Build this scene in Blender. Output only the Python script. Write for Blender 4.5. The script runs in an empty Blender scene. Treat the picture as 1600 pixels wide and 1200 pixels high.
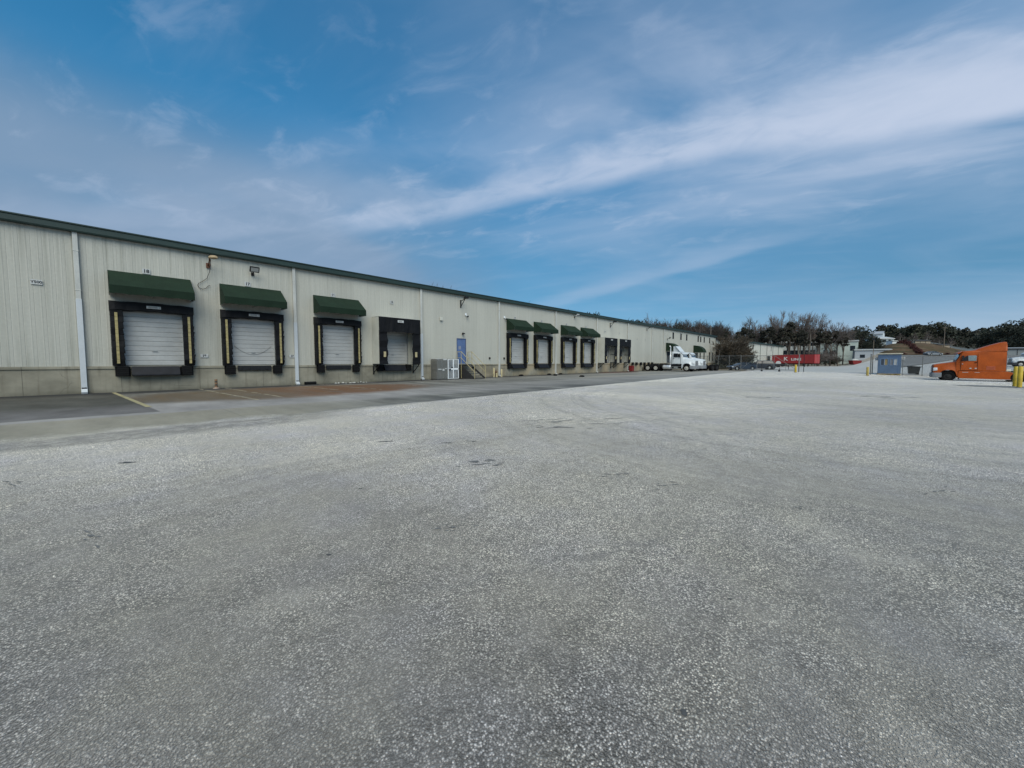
import bpy, bmesh, math, random
from math import sin, cos, pi, radians as R
from mathutils import Vector, Matrix

random.seed(7)
S = bpy.context.scene
COL = S.collection

# ------------------------------------------------------------------ site frame
CAMX, CAMH, AZ, PITCH = 27.16, 1.5, R(42.54), R(3.312)
CA, SA = cos(AZ), sin(AZ)


def site(r, d):
    """yard frame turned 42.5 degrees against the warehouse -> world x, y"""
    return CAMX + CA * r - SA * d, SA * r + CA * d


def rd(x, y):
    x -= CAMX
    return CA * x + SA * y, -SA * x + CA * y


def sstep(a, b, t):
    t = max(0.0, min(1.0, (t - a) / (b - a)))
    return t * t * (3 - 2 * t)


def gz(x, y):
    """ground height"""
    r, d = rd(x, y)
    z = -.65 * math.exp(-((r - 49) ** 2 + (d - 40) ** 2) / 98)
    u = r / max(d, 1.0)
    if d > 60:
        m = sstep(.86, 1.0, u)
        z += m * .0009 * (min(d, 122) - 60) ** 2
        z += m * sstep(118, 166, d) * (5.6 - 4.2 * sstep(1.06, 1.20, u)) + m * max(0, d - 166) * .07
        z += (1 - m) * max(0, d - 150) * .05
    return z


# ------------------------------------------------------------------ node helpers
class NG:
    def __init__(s, m):
        m.use_nodes = True
        s.t = m.node_tree
        s.n, s.l = s.t.nodes, s.t.links
        s.n.clear()

    def new(s, k, **kw):
        o = s.n.new(k)
        for a, b in kw.items():
            setattr(o, a, b)
        return o

    def put(s, sock, v):
        if v is None:
            return
        if isinstance(v, bpy.types.NodeSocket):
            s.l.new(v, sock)
        else:
            if sock.type == 'RGBA' and len(v) == 3:
                v = (*v, 1)
            sock.default_value = v

    def math(s, op, a, b=None, c=None, clamp=False):
        o = s.new('ShaderNodeMath', operation=op, use_clamp=clamp)
        s.put(o.inputs[0], a)
        s.put(o.inputs[1], b)
        s.put(o.inputs[2], c)
        return o.outputs[0]

    def vmath(s, op, a, b=None):
        o = s.new('ShaderNodeVectorMath', operation=op)
        s.put(o.inputs[0], a)
        s.put(o.inputs[1], b)
        return o.outputs['Value'] if op in ('DOT_PRODUCT', 'LENGTH', 'DISTANCE') else o.outputs[0]

    def mix(s, f, a, b, blend='MIX'):
        o = s.new('ShaderNodeMix', data_type='RGBA', blend_type=blend)
        s.put(o.inputs[0], f)
        s.put(o.inputs[6], a)
        s.put(o.inputs[7], b)
        return o.outputs[2]

    def mapr(s, v, a, b, c=0.0, d=1.0, smooth=True):
        o = s.new('ShaderNodeMapRange', interpolation_type='SMOOTHSTEP' if smooth else 'LINEAR')
        o.clamp = True
        for i, q in enumerate((v, a, b, c, d)):
            s.put(o.inputs[i], q)
        return o.outputs[0]

    def noise(s, vec, scale, detail=3, rough=.55, dist=0):
        o = s.new('ShaderNodeTexNoise')
        s.put(o.inputs['Vector'], vec)
        o.inputs['Scale'].default_value = scale
        o.inputs['Detail'].default_value = detail
        o.inputs['Roughness'].default_value = rough
        o.inputs['Distortion'].default_value = dist
        return o.outputs[0]

    def voro(s, vec, scale, feat='F1'):
        o = s.new('ShaderNodeTexVoronoi', feature=feat)
        s.put(o.inputs['Vector'], vec)
        o.inputs['Scale'].default_value = scale
        return o

    def scalev(s, vec, sc):
        o = s.new('ShaderNodeMapping')
        s.put(o.inputs[0], vec)
        o.inputs['Scale'].default_value = sc
        return o.outputs[0]

    def ramp(s, v, stops):
        o = s.new('ShaderNodeValToRGB')
        e = o.color_ramp.elements
        while len(e) < len(stops):
            e.new(.5)
        for i, (p, c) in enumerate(stops):
            e[i].position = p
            e[i].color = (*c, 1) if len(c) == 3 else c
        s.put(o.inputs[0], v)
        return o.outputs[0]

    def sep(s, v):
        o = s.new('ShaderNodeSeparateXYZ')
        s.put(o.inputs[0], v)
        return o.outputs

    def comb(s, x, y, z):
        o = s.new('ShaderNodeCombineXYZ')
        for i, q in enumerate((x, y, z)):
            s.put(o.inputs[i], q)
        return o.outputs[0]

    def pos(s):
        return s.new('ShaderNodeNewGeometry').outputs['Position']

    def obj(s):
        return s.new('ShaderNodeTexCoord').outputs['Object']

    def bump(s, h, strength=.3, dist=.01):
        o = s.new('ShaderNodeBump')
        o.inputs['Strength'].default_value = strength
        o.inputs['Distance'].default_value = dist
        s.put(o.inputs['Height'], h)
        return o.outputs[0]

    def bsdf(s, col, rough=.6, metal=0, normal=None, spec=.5, alpha=None):
        o = s.new('ShaderNodeBsdfPrincipled')
        s.put(o.inputs['Base Color'], col)
        s.put(o.inputs['Roughness'], rough)
        s.put(o.inputs['Metallic'], metal)
        s.put(o.inputs['Specular IOR Level'], spec)
        s.put(o.inputs['Normal'], normal)
        if alpha is not None:
            s.put(o.inputs['Alpha'], alpha)
        out = s.new('ShaderNodeOutputMaterial')
        s.l.new(o.outputs[0], out.inputs[0])
        return o


_M = {}


def mat(name, col, rough=.6, metal=0, var=.25, scale=2.0, bump=0, bscale=30, spec=.5, stretch=(1, 1, 1)):
    """paint / rubber / metal with blotchy wear so that no surface is one flat value"""
    if name in _M:
        return _M[name]
    m = bpy.data.materials.new(name)
    g = NG(m)
    p = g.scalev(g.obj(), stretch)
    n = g.noise(p, scale, 5, .6)
    n2 = g.noise(p, scale * 9, 3, .6)
    f = g.math('ADD', g.math('MULTIPLY', n, .7), g.math('MULTIPLY', n2, .3))
    k = g.mapr(f, .3, .7, 1 - var, 1 + var * .5, False)
    c = g.vmath('MULTIPLY', (*col,), None)
    o = c.node
    g.put(o.inputs[1], g.comb(k, k, k))
    nm = None
    if bump:
        nm = g.bump(g.noise(p, bscale, 3), bump, .02)
    rr = g.mapr(n2, .3, .7, max(.02, rough - .08), min(1, rough + .1), False)
    g.bsdf(c, rr, metal, nm, spec)
    _M[name] = m
    return m


# ------------------------------------------------------------------ mesh helper
class MB:
    def __init__(s):
        s.v, s.f, s.m = [], [], []

    def add(s, vs, fs, mi=0):
        b = len(s.v)
        s.v += [tuple(q) for q in vs]
        for f in fs:
            s.f.append(tuple(i + b for i in f))
            s.m.append(mi)
        return s

    def box(s, x0, x1, y0, y1, z0, z1, mi=0):
        v = [(x, y, z) for z in (z0, z1) for y in (y0, y1) for x in (x0, x1)]
        return s.add(v, [(0, 2, 3, 1), (4, 5, 7, 6), (0, 1, 5, 4), (2, 6, 7, 3), (0, 4, 6, 2), (1, 3, 7, 5)], mi)

    def prism(s, poly, axis, a, b, mi=0):
        """polygon in the two other axes (x,z for y; y,z for x; x,y for z) pushed along axis"""
        def P(p, t):
            return {'y': (p[0], t, p[1]), 'x': (t, p[0], p[1]), 'z': (p[0], p[1], t)}[axis]
        n = len(poly)
        v = [P(p, a) for p in poly] + [P(p, b) for p in poly]
        f = [tuple(range(n))[::-1], tuple(range(n, 2 * n))]
        f += [(i, (i + 1) % n, n + (i + 1) % n, n + i) for i in range(n)]
        return s.add(v, f, mi)

    def cyl(s, p0, p1, r0, r1=None, n=10, caps=True, mi=0):
        r1 = r0 if r1 is None else r1
        p0, p1 = Vector(p0), Vector(p1)
        z = (p1 - p0).normalized()
        x = z.orthogonal().normalized()
        y = z.cross(x)
        v = []
        for p, r in ((p0, r0), (p1, r1)):
            v += [p + x * (r * cos(2 * pi * i / n)) + y * (r * sin(2 * pi * i / n)) for i in range(n)]
        f = [(i, (i + 1) % n, n + (i + 1) % n, n + i) for i in range(n)]
        if caps:
            f += [tuple(range(n))[::-1], tuple(range(n, 2 * n))]
        return s.add(v, f, mi)

    def tube(s, pts, r, n=8, mi=0):
        for a, b in zip(pts, pts[1:]):
            s.cyl(a, b, r, r, n, True, mi)
        return s

    def lathe(s, prof, c, axis=(0, 1, 0), n=28, mi=0):
        c, z = Vector(c), Vector(axis).normalized()
        x = z.orthogonal().normalized()
        y = z.cross(x)
        v = []
        for r, h in prof:
            v += [c + z * h + x * (r * cos(2 * pi * i / n)) + y * (r * sin(2 * pi * i / n)) for i in range(n)]
        f = []
        for k in range(len(prof) - 1):
            f += [(k * n + i, k * n + (i + 1) % n, (k + 1) * n + (i + 1) % n, (k + 1) * n + i) for i in range(n)]
        f.append(tuple(range(n))[::-1])
        f.append(tuple(range((len(prof) - 1) * n, len(prof) * n)))
        return s.add(v, f, mi)

    def loft(s, secs, mi=0):
        """secs: (x, zlow, zhigh, halfwidth low, halfwidth high, top radius[, bulge])"""
        rings = []
        for q in secs:
            x, zl, zh, wl, wh, r = q[:6]
            r = min(r, (zh - zl) * .48, wh * .9)
            pts = [(wl - .03, zl), (wl, zl + .03)]
            zm = zl + (zh - r - zl) * .5
            pts.append((wl + (wh - wl) * .4 + .02, zm))
            for k in range(6):
                t = k / 5 * pi / 2
                pts.append((wh - r + r * cos(t), zh - r + r * sin(t)))
            pts.append((wh * .33, zh + .015))
            full = [(x, w, z) for w, z in pts] + [(x, -w, z) for w, z in reversed(pts)]
            rings.append(full)
        n = len(rings[0])
        v = [p for rg in rings for p in rg]
        f = []
        for k in range(len(rings) - 1):
            f += [(k * n + i, k * n + (i + 1) % n, (k + 1) * n + (i + 1) % n, (k + 1) * n + i) for i in range(n)]
        f.append(tuple(range(n))[::-1])
        f.append(tuple(range((len(rings) - 1) * n, len(rings) * n)))
        return s.add(v, f, mi)

    def build(s, name, mats, parent=None, loc=None, smooth=False, bevel=0, fix=True):
        me = bpy.data.meshes.new(name)
        me.from_pydata(s.v, [], s.f)
        if not isinstance(mats, (list, tuple)):
            mats = [mats]
        for m in mats:
            me.materials.append(m)
        if len(mats) > 1:
            me.polygons.foreach_set('material_index', s.m)
        if fix:
            bm = bmesh.new()
            bm.from_mesh(me)
            bmesh.ops.recalc_face_normals(bm, faces=bm.faces)
            if smooth:
                for e in bm.edges:
                    if len(e.link_faces) == 2 and e.calc_face_angle(0) > R(38):
                        e.smooth = False
                for fc in bm.faces:
                    fc.smooth = True
            bm.to_mesh(me)
            bm.free()
        o = bpy.data.objects.new(name, me)
        COL.objects.link(o)
        if parent:
            o.parent = parent
        if loc:
            o.location = loc
        if bevel:
            b = o.modifiers.new('bevel', 'BEVEL')
            b.width, b.segments, b.limit_method, b.angle_limit = bevel, 2, 'ANGLE', R(40)
        return o


def tag(o, label=None, cat=None, group=None, kind=None):
    for k, v in (('label', label), ('category', cat), ('group', group), ('kind', kind)):
        if v:
            o[k] = v
    return o


def thing(name, label, cat, loc=(0, 0, 0), rz=0, group=None, sc=1):
    o = bpy.data.objects.new(name, None)
    COL.objects.link(o)
    o.location, o.rotation_euler, o.scale = loc, (0, 0, rz), (sc, sc, sc)
    o.empty_display_size = .2
    return tag(o, label, cat, group)


def dup(src, loc, rz=0, label=None, group=None, sc=None):
    def cp(o, par):
        c = o.copy()
        COL.objects.link(c)
        c.parent = par
        for ch in list(o.children):
            cp(ch, c)
        return c
    r = cp(src, None)
    r.location, r.rotation_euler = loc, (0, 0, rz)
    if sc:
        r.scale = sc if isinstance(sc, (tuple, list)) else (sc, sc, sc)
    if label:
        r['label'] = label
    if group:
        r['group'] = group
    return r


def text(name, s, size, m, parent, loc, rot, bold=0.0, sx=1.0):
    cu = bpy.data.curves.new('t', 'FONT')
    cu.body, cu.size, cu.align_x, cu.align_y = s, size, 'CENTER', 'CENTER'
    cu.extrude, cu.offset = .003, bold
    t = bpy.data.objects.new('t', cu)
    COL.objects.link(t)
    bpy.context.view_layer.update()
    me = bpy.data.meshes.new_from_object(t.evaluated_get(bpy.context.evaluated_depsgraph_get()))
    bpy.data.objects.remove(t)
    me.materials.clear()
    me.materials.append(m)
    o = bpy.data.objects.new(name, me)
    COL.objects.link(o)
    o.parent, o.location, o.rotation_euler = parent, loc, rot
    o.scale = (sx, 1, 1)
    return o


# ------------------------------------------------------------------ materials
def wall_material(name, base, dirt, streak=1.0):
    m = bpy.data.materials.new(name)
    g = NG(m)
    p = g.pos()
    x, y, z = g.sep(p)
    big = g.noise(g.scalev(p, (1, .25, .25)), 1.1, 4, .6)
    st = g.noise(g.scalev(p, (1, 5.5, .16)), 1.0, 5, .62)          # runs of dirt down the sheets
    st2 = g.noise(g.scalev(p, (1, 1.3, .05)), 1.0, 3, .6)
    fine = g.noise(p, 9, 4, .6)
    up = g.mapr(z, 4.5, 7.6, 0, 1)                                   # wash from the gutter
    low = g.mapr(z, 3.2, 1.25, 0, 1)                                 # splash above the ledge
    near = g.mapr(y, 14, -1, .25, 1.0)
    f = g.mapr(st, .42, .78)
    f = g.math('MULTIPLY', f, g.math('ADD', g.math('ADD', g.math('MULTIPLY', up, .45), g.math('MULTIPLY', low, .35)), .25))
    f = g.math('MULTIPLY', f, g.math('ADD', near, .25))
    f = g.math('ADD', f, g.math('MULTIPLY', g.mapr(st2, .5, .75), g.math('MULTIPLY', near, .25)))
    f = g.math('ADD', f, g.math('MULTIPLY', g.mapr(big, .4, .75), .16))
    f = g.math('MULTIPLY', f, 1.05 * streak, clamp=True)
    c = g.mix(f, base, dirt)
    k = g.mapr(fine, .3, .7, .95, 1.04, False)
    pan = g.new('ShaderNodeTexWhiteNoise', noise_dimensions='1D')    # each sheet a shade of its own
    g.put(pan.inputs['W'], g.math('FLOOR', g.math('DIVIDE', y, .99)))
    k = g.math('MULTIPLY', k, g.mapr(pan.outputs[0], 0, 1, .955, 1.03, False))
    mu = g.vmath('MULTIPLY', c, g.comb(k, k, k))
    g.bsdf(mu, .55, 0, g.bump(g.noise(g.scalev(p, (1, 1, .45)), 1.3, 2), .22, .05), .4)
    return m


M_WALL = wall_material('painted_sheet_wall', (.432, .427, .376), (.25, .25, .21))
M_PANEL = mat('fibreglass_panel', (.50, .50, .44), .6, 0, .15, 1.2)


def concrete_material():
    m = bpy.data.materials.new('stained_concrete')
    g = NG(m)
    p = g.pos()
    x, y, z = g.sep(p)
    a = g.noise(g.scalev(p, (1, .5, .8)), .9, 6, .62)
    st = g.noise(g.scalev(p, (1, 4, .3)), 1.0, 4, .6)
    big_ = g.noise(p, .45, 3)
    c = g.mix(g.mapr(a, .3, .72), (.30, .28, .22), (.165, .155, .12))
    c = g.mix(g.math('MULTIPLY', g.mapr(st, .5, .75), .6), c, (.12, .105, .075))
    warm = g.math('MULTIPLY', g.mapr(y, 22, 30), g.mapr(g.noise(p, .5, 3), .35, .6))
    c = g.mix(g.math('MULTIPLY', warm, .55), c, (.36, .28, .17))
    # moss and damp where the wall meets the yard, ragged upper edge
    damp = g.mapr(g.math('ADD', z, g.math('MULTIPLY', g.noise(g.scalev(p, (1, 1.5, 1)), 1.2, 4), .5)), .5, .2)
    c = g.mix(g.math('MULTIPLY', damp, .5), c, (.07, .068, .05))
    jt = g.math('ABSOLUTE', g.math('SUBTRACT', g.math('FRACT', g.math('DIVIDE', g.math('ADD', y, .6), 3.05)), .5))
    c = g.mix(g.math('MULTIPLY', g.mapr(jt, .004, .002), .7), c, (.05, .05, .04))
    crack = g.voro(g.vmath('ADD', p, g.comb(0, g.math('MULTIPLY', g.noise(p, 2.0, 3), .6), 0)), .55, 'DISTANCE_TO_EDGE')
    c = g.mix(g.math('MULTIPLY', g.math('MULTIPLY', g.mapr(crack.outputs['Distance'], .008, .003), g.mapr(big_, .5, .6)), .4), c, (.07, .065, .05))
    fine = g.noise(p, 22, 4, .7)
    g.bsdf(c, .85, 0, g.bump(fine, .25, .01), .3)
    return m


M_CONC = concrete_material()
M_GREEN_TRIM = mat('green_gutter_paint', (.014, .034, .029), .5, 0, .35, 1.5, stretch=(1, .3, 1))
M_SPOUT = mat('white_downspout', (.47, .475, .445), .45, 0, .25, 1.5, stretch=(1, 1, .4))
M_SPOUT2 = mat('new_downspout', (.49, .52, .54), .4, 0, .12, 1.5)
M_ROOF = mat('roof_sheet', (.34, .36, .36), .5, .2, .25, .4)
M_DOOR = mat('sectional_door', (.40, .405, .395), .42, 0, .22, .8, stretch=(1, 1, 2))
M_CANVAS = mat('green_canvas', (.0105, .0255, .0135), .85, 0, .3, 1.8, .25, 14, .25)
M_CANVAS_SHADED = mat('green_canvas_shaded', (.007, .020, .0105), .85, 0, .3, 2.2, .25, 14, .25)  # same canvas, darker: shade of the upright front painted into its colour
M_VINYL = mat('black_vinyl', (.0050, .0052, .0065), .62, 0, .6, 2.4, .8, 5, .22)
M_RUBBER = mat('black_rubber', (.0065, .0065, .007), .8, 0, .5, 5, .4, 20, .2)
M_LIP = mat('dark_steel_plate', (.011, .012, .016), .55, .2, .5, 3, .1, 25, .3)
M_BLACKST = mat('black_steel', (.010, .010, .011), .5, .2, .5, 4)
M_YSTRIPE = mat('yellow_guide', (.36, .30, .135), .7, 0, .45, 6)
M_GALV = mat('galvanised', (.36, .37, .36), .45, .55, .3, 4)
M_DKGALV = mat('weathered_mesh', (.20, .20, .19), .6, .4, .35, 3)
M_WHITEP = mat('white_paint', (.74, .77, .78), .4, 0, .12, 3)
M_BLUEDOOR = mat('blue_steel_door', (.085, .14, .285), .45, 0, .25, 1.5)
M_BLUEBOOTH = mat('blue_booth_paint', (.075, .125, .205), .5, 0, .25, 1.2)
M_CREAM = mat('cream_trim', (.52, .49, .38), .6, 0, .25, 3)
M_YRAIL = mat('yellow_rail', (.42, .36, .19), .55, 0, .45, 7)
M_YPALE = mat('faded_yellow', (.46, .39, .22), .6, 0, .45, 5)
M_YBOLL = mat('yellow_bollard', (.52, .36, .025), .5, 0, .35, 3)
M_DARK = mat('dark_interior', (.008, .008, .009), .9)
M_GLASS = mat('dark_glass', (.012, .016, .02), .06, 0, .3, 2)
M_TREAD = mat('dark_stair_steel', (.035, .034, .034), .7, .2, .5, 4)
M_RUST = mat('rusty_iron', (.13, .055, .03), .8, .2, .5, 6)
M_RED = mat('red_paint', (.19, .013, .014), .5, 0, .4, 3)
M_TXT = mat('sign_ink', (.012, .013, .018), .6, 0, .3, 20)
M_SIGNW = mat('sign_plate', (.47, .48, .47), .5, 0, .15, 8)
M_ORANGE = mat('orange_paint', (.36, .068, .004), .42, 0, .28, 1.3, spec=.32)
M_TRUCKW = mat('white_truck_paint', (.56, .59, .60), .32, 0, .1, 2)
M_TYRE = mat('tyre', (.0065, .0065, .007), .85, 0, .5, 8, .3, 30, .15)
M_RIMW = mat('pale_rim', (.46, .44, .39), .45, 0, .3, 8)
M_RIMD = mat('dark_rim', (.006, .006, .006), .8, 0, .4, 8)
M_CHROME = mat('dull_chrome', (.62, .63, .64), .32, .55, .2, 5)
M_GREYPL = mat('grey_bumper_plastic', (.20, .21, .22), .55, 0, .2, 4)
M_FRAME = mat('truck_frame', (.009, .009, .010), .65, .2, .5, 4)
M_NAVY = mat('navy_car_paint', (.012, .018, .030), .25, 0, .2, 2)
M_BLKCAR = mat('charcoal_car_paint', (.016, .018, .022), .25, 0, .2, 2)
M_LAMP = mat('headlamp', (.62, .64, .65), .45, 0, .15, 4)
M_BIN = mat('dark_green_bin', (.006, .009, .009), .55, 0, .4, 3)
M_WOOD = mat('pallet_wood', (.34, .25, .10), .8, 0, .4, 6)
M_TARP = mat('pale_rubbish', (.45, .45, .42), .7, 0, .3, 5)
M_BRICKTAN = mat('tan_render', (.30, .25, .19), .8, 0, .25, 1.5)
M_SHINGLE = mat('dark_shingle', (.05, .05, .052), .85, 0, .4, 3)
M_POLE = mat('pole_timber', (.16, .13, .10), .85, 0, .3, 2)
M_BARK = mat('grey_bark', (.085, .068, .055), .9, 0, .4, 1.5)
M_BARKP = mat('pale_bark', (.36, .33, .29), .85, 0, .4, 2)
M_TWIG = mat('winter_twigs', (.070, .054, .045), .9, 0, .5, .4)
M_TWIG2 = mat('grey_twigs', (.15, .122, .108), .9, 0, .5, .4)
M_PINE = mat('pine_needles', (.034, .033, .022), .85, 0, .7, .35)
M_EVER = mat('evergreen_leaves', (.024, .030, .018), .85, 0, .7, .4)
M_EVER2 = mat('olive_leaves', (.040, .043, .022), .85, 0, .6, .4)
M_REDLEAF = mat('red_brown_leaves', (.085, .026, .022), .85, 0, .6, .6)
M_SCRUB = mat('dry_scrub', (.085, .066, .045), .9, 0, .6, .5)
M_CONTR = mat('container_red', (.33, .020, .022), .5, 0, .35, .8, stretch=(1, 1, .5))
M_LOGO = mat('white_lettering', (.72, .70, .66), .5, 0, .2, 6)
M_CABLE = mat('black_cable', (.012, .012, .012), .6)
M_LINE = mat('worn_yellow_line', (.36, .315, .17), .8, 0, .5, 3)
M_LINE2 = mat('faded_line', (.34, .30, .21), .85, 0, .6, 2.2)
M_LINE3 = mat('pale_line', (.34, .34, .32), .85, 0, .6, 2.2)
M_TAR = mat('tar_patch', (.075, .077, .076), .9, 0, .4, 6)
M_TAR2 = mat('tar_patch_worn', (.17, .172, .165), .9, 0, .4, 9)


def ground_material():
    m = bpy.data.materials.new('yard_paving')
    g = NG(m)
    p = g.pos()
    X, Y, Z = g.sep(p)
    n_edge = g.noise(p, .8, 4, .6)
    n_edge2 = g.noise(p, .16, 3, .5)
    we = g.math('ADD', g.math('MULTIPLY', g.math('SUBTRACT', n_edge, .5), .8), g.math('MULTIPLY', g.math('SUBTRACT', n_edge2, .5), 2.2))
    Xn = g.math('ADD', X, we)
    Yn = g.math('ADD', Y, g.math('MULTIPLY', g.math('SUBTRACT', g.noise(g.vmath('ADD', p, (31, 7, 0)), .5, 4), .5), 1.6))
    # ---- exposed stone of the open yard
    warp = g.vmath('ADD', p, g.comb(0, 0, g.math('MULTIPLY', g.noise(p, 3, 2), .02)))
    v1 = g.voro(warp, 98)
    v2 = g.voro(warp, 190)
    r1, gg1, _ = g.sep(v1.outputs['Color'])
    r2, _, b2 = g.sep(v2.outputs['Color'])
    d1 = v1.outputs['Distance']
    d2 = v2.outputs['Distance']
    big1 = g.noise(p, .10, 4, .55)
    big2 = g.noise(p, .42, 5, .6)
    mid = g.noise(p, 2.6, 5, .65)
    fine = g.noise(p, 6.5, 6, .8)
    grit = g.noise(p, 30, 4, .75)
    stone = g.math('ADD', g.math('MULTIPLY', g.math('POWER', r1, 1.8), .80), g.math('MULTIPLY', g.math('POWER', r2, 2.0), .60))
    stone = g.math('MULTIPLY', stone, g.math('SUBTRACT', 1.0, g.math('MULTIPLY', g.mapr(d1, .30, .62), .85)))
    pit = g.math('MULTIPLY', g.mapr(gg1, .70, .88), .85)                # stones that have fallen out
    stone = g.math('MULTIPLY', stone, g.math('SUBTRACT', 1.0, pit))
    spark = g.math('MULTIPLY', g.mapr(b2, .95, .99), g.mapr(d2, .4, .2))
    exposed = g.mapr(g.math('ADD', g.math('MULTIPLY', big2, .65), g.math('MULTIPLY', mid, .35)), .38, .56, .50, 1.0)
    lum = g.math('ADD', g.mapr(exposed, .50, 1.0, .165, .034, False), g.math('MULTIPLY', g.math('MULTIPLY', stone, exposed), .80))
    lum = g.math('ADD', lum, g.math('MULTIPLY', spark, .20))
    lum = g.math('MULTIPLY', lum, g.mapr(fine, .28, .72, .66, 1.34, False))
    lum = g.math('MULTIPLY', lum, g.mapr(grit, .28, .72, .80, 1.20, False))
    # grazing brightness painted into the colour: paler away from the camera, patchy throughout
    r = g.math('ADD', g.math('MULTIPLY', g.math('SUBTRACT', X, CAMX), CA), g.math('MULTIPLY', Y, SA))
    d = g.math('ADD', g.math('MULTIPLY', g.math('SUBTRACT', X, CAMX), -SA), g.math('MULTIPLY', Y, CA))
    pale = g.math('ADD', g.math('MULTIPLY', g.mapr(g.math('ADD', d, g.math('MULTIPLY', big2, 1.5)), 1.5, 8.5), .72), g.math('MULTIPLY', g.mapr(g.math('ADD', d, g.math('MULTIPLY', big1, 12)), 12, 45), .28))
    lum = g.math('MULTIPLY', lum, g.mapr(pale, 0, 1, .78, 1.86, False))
    lum = g.math('MULTIPLY', lum, g.mapr(big1, .32, .68, .83, 1.16, False))
    lum = g.math('MULTIPLY', lum, g.mapr(big2, .3, .7, .82, 1.17, False))
    lum = g.math('MULTIPLY', lum, g.mapr(mid, .3, .7, .88, 1.11, False))
    # dust drawn out along the way the lorries drive
    sm = g.noise(g.scalev(p, (.09, .55, 1)), 1.0, 5, .6, .6)
    lum = g.math('MULTIPLY', lum, g.mapr(sm, .35, .68, .90, 1.13, False))
    # old tyre arcs where lorries swing round to the docks
    arcs = None
    for ax, ay, r0, wd, am in ((27.0, 19.0, 11.5, 5.5, .26), (9.0, 30.0, 13.0, 4.0, .26), (36.0, 4.0, 14.0, 4.0, .20), (17.0, 3.0, 9.0, 3.0, .20), (34.0, 30.0, 16.0, 5.0, .22)):
        dist = g.math('ADD', g.vmath('DISTANCE', g.comb(X, Y, 0), (ax, ay, 0)), g.math('MULTIPLY', g.math('SUBTRACT', big2, .5), 1.2))
        lines = g.noise(g.comb(dist, ax, ay), 2.3, 4, .7)
        a_ = g.math('MULTIPLY', g.mapr(g.math('ABSOLUTE', g.math('SUBTRACT', dist, r0)), wd, wd * .3), g.mapr(lines, .42, .66))
        a_ = g.math('SUBTRACT', 1.0, g.math('MULTIPLY', g.math('MULTIPLY', a_, g.mapr(mid, .3, .55, .35, 1.0)), am))
        arcs = a_ if arcs is None else g.math('MULTIPLY', arcs, a_)
    lum = g.math('MULTIPLY', g.math('MULTIPLY', lum, arcs), 1.14)
    # scuffed pale spots and old oil stains: x, y, half size along / across, turn, strength (+ pale, - dark)
    for ex_, ey_, la, lc, ta, am in ((24.6, .8, .42, .17, 1.1, .42), (27.63, 3.6, .50, .15, -1.1, .40), (27.35, 2.16, .26, .11, -1.2, .5), (26.1, 1.53, .16, .11, .6, -.34), (21.7, 4.7, 1.5, .7, 1.5, -.22), (24.2, 2.1, .9, .35, .3, -.20),
                                     (20.5, 2.6, 1.6, .7, 1.4, .22), (27.0, 4.25, .7, .3, -1.0, .35), (22.9, 1.83, 1.3, .35, .0, -.16), (24.2, 13.6, 6.5, 1.4, 1.15, .14), (30.5, 9.5, 3.5, .9, 1.9, .18), (26.5, 7.5, 2.4, .5, 1.3, -.13), (19.5, .4, 1.8, .5, 1.5, .20)):
        dx, dy = g.math('SUBTRACT', X, ex_), g.math('SUBTRACT', Y, ey_)
        uu = g.math('ADD', g.math('MULTIPLY', dx, cos(ta) / la), g.math('MULTIPLY', dy, sin(ta) / la))
        vv = g.math('ADD', g.math('MULTIPLY', dx, -sin(ta) / lc), g.math('MULTIPLY', dy, cos(ta) / lc))
        rr_ = g.math('ADD', g.math('ADD', g.math('MULTIPLY', uu, uu), g.math('MULTIPLY', vv, vv)), g.math('ADD', g.math('MULTIPLY', g.math('SUBTRACT', mid, .5), 3.2), g.math('MULTIPLY', g.math('SUBTRACT', fine, .5), 1.6)))
        k_ = g.mapr(rr_, 1.7, -.3)
        if am > 0:
            lum = g.math('MULTIPLY', g.math('ADD', lum, g.math('MULTIPLY', k_, .05 * am)), g.math('ADD', 1.0, g.math('MULTIPLY', k_, .5 * am)))
        else:
            lum = g.math('MULTIPLY', lum, g.math('ADD', 1.0, g.math('MULTIPLY', k_, am)))
    dustb = g.math('MULTIPLY', g.mapr(g.math('ADD', X, g.math('MULTIPLY', Y, .03)), 17.8, 15.4), g.mapr(Y, 2, 6))
    lum = g.math('MULTIPLY', lum, g.math('ADD', 1.0, g.math('MULTIPLY', g.math('MULTIPLY', dustb, g.mapr(big2, .35, .6)), .20)))
    hue = g.math('ADD', g.math('MULTIPLY', g.noise(g.vmath('ADD', p, (9, 40, 3)), .30, 4, .6), .55), g.math('MULTIPLY', g.noise(g.vmath('ADD', p, (2, 11, 3)), 1.3, 4, .6), .45))
    tint = g.ramp(hue, [(.36, (1.06, .99, .98)), (.48, (1.11, 1.02, .89)), (.54, (1.13, 1.03, .86)), (.64, (1.145, 1.04, .83))])
    yard = g.vmath('MULTIPLY', tint, g.comb(lum, lum, lum))
    ycrack = g.voro(g.vmath('ADD', p, g.comb(g.math('MULTIPLY', mid, .8), g.math('MULTIPLY', big2, .9), 0)), .16, 'DISTANCE_TO_EDGE')
    yck = g.math('MULTIPLY', g.mapr(ycrack.outputs['Distance'], .006, .002), g.mapr(g.noise(g.vmath('ADD', p, (3, 3, 3)), .3, 3), .52, .6))
    yard = g.mix(g.math('MULTIPLY', yck, .35), yard, (.06, .062, .062))
    # ---- smoother dark asphalt along the docks
    af = g.noise(g.scalev(p, (.35, 1.0, 1)), .7, 6, .65)
    ag = g.noise(p, 34, 3, .7)
    lan = g.noise(g.scalev(p, (.10, 1.5, 1)), 1.0, 5, .65, .3)             # scuffs along the way trailers back in
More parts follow.
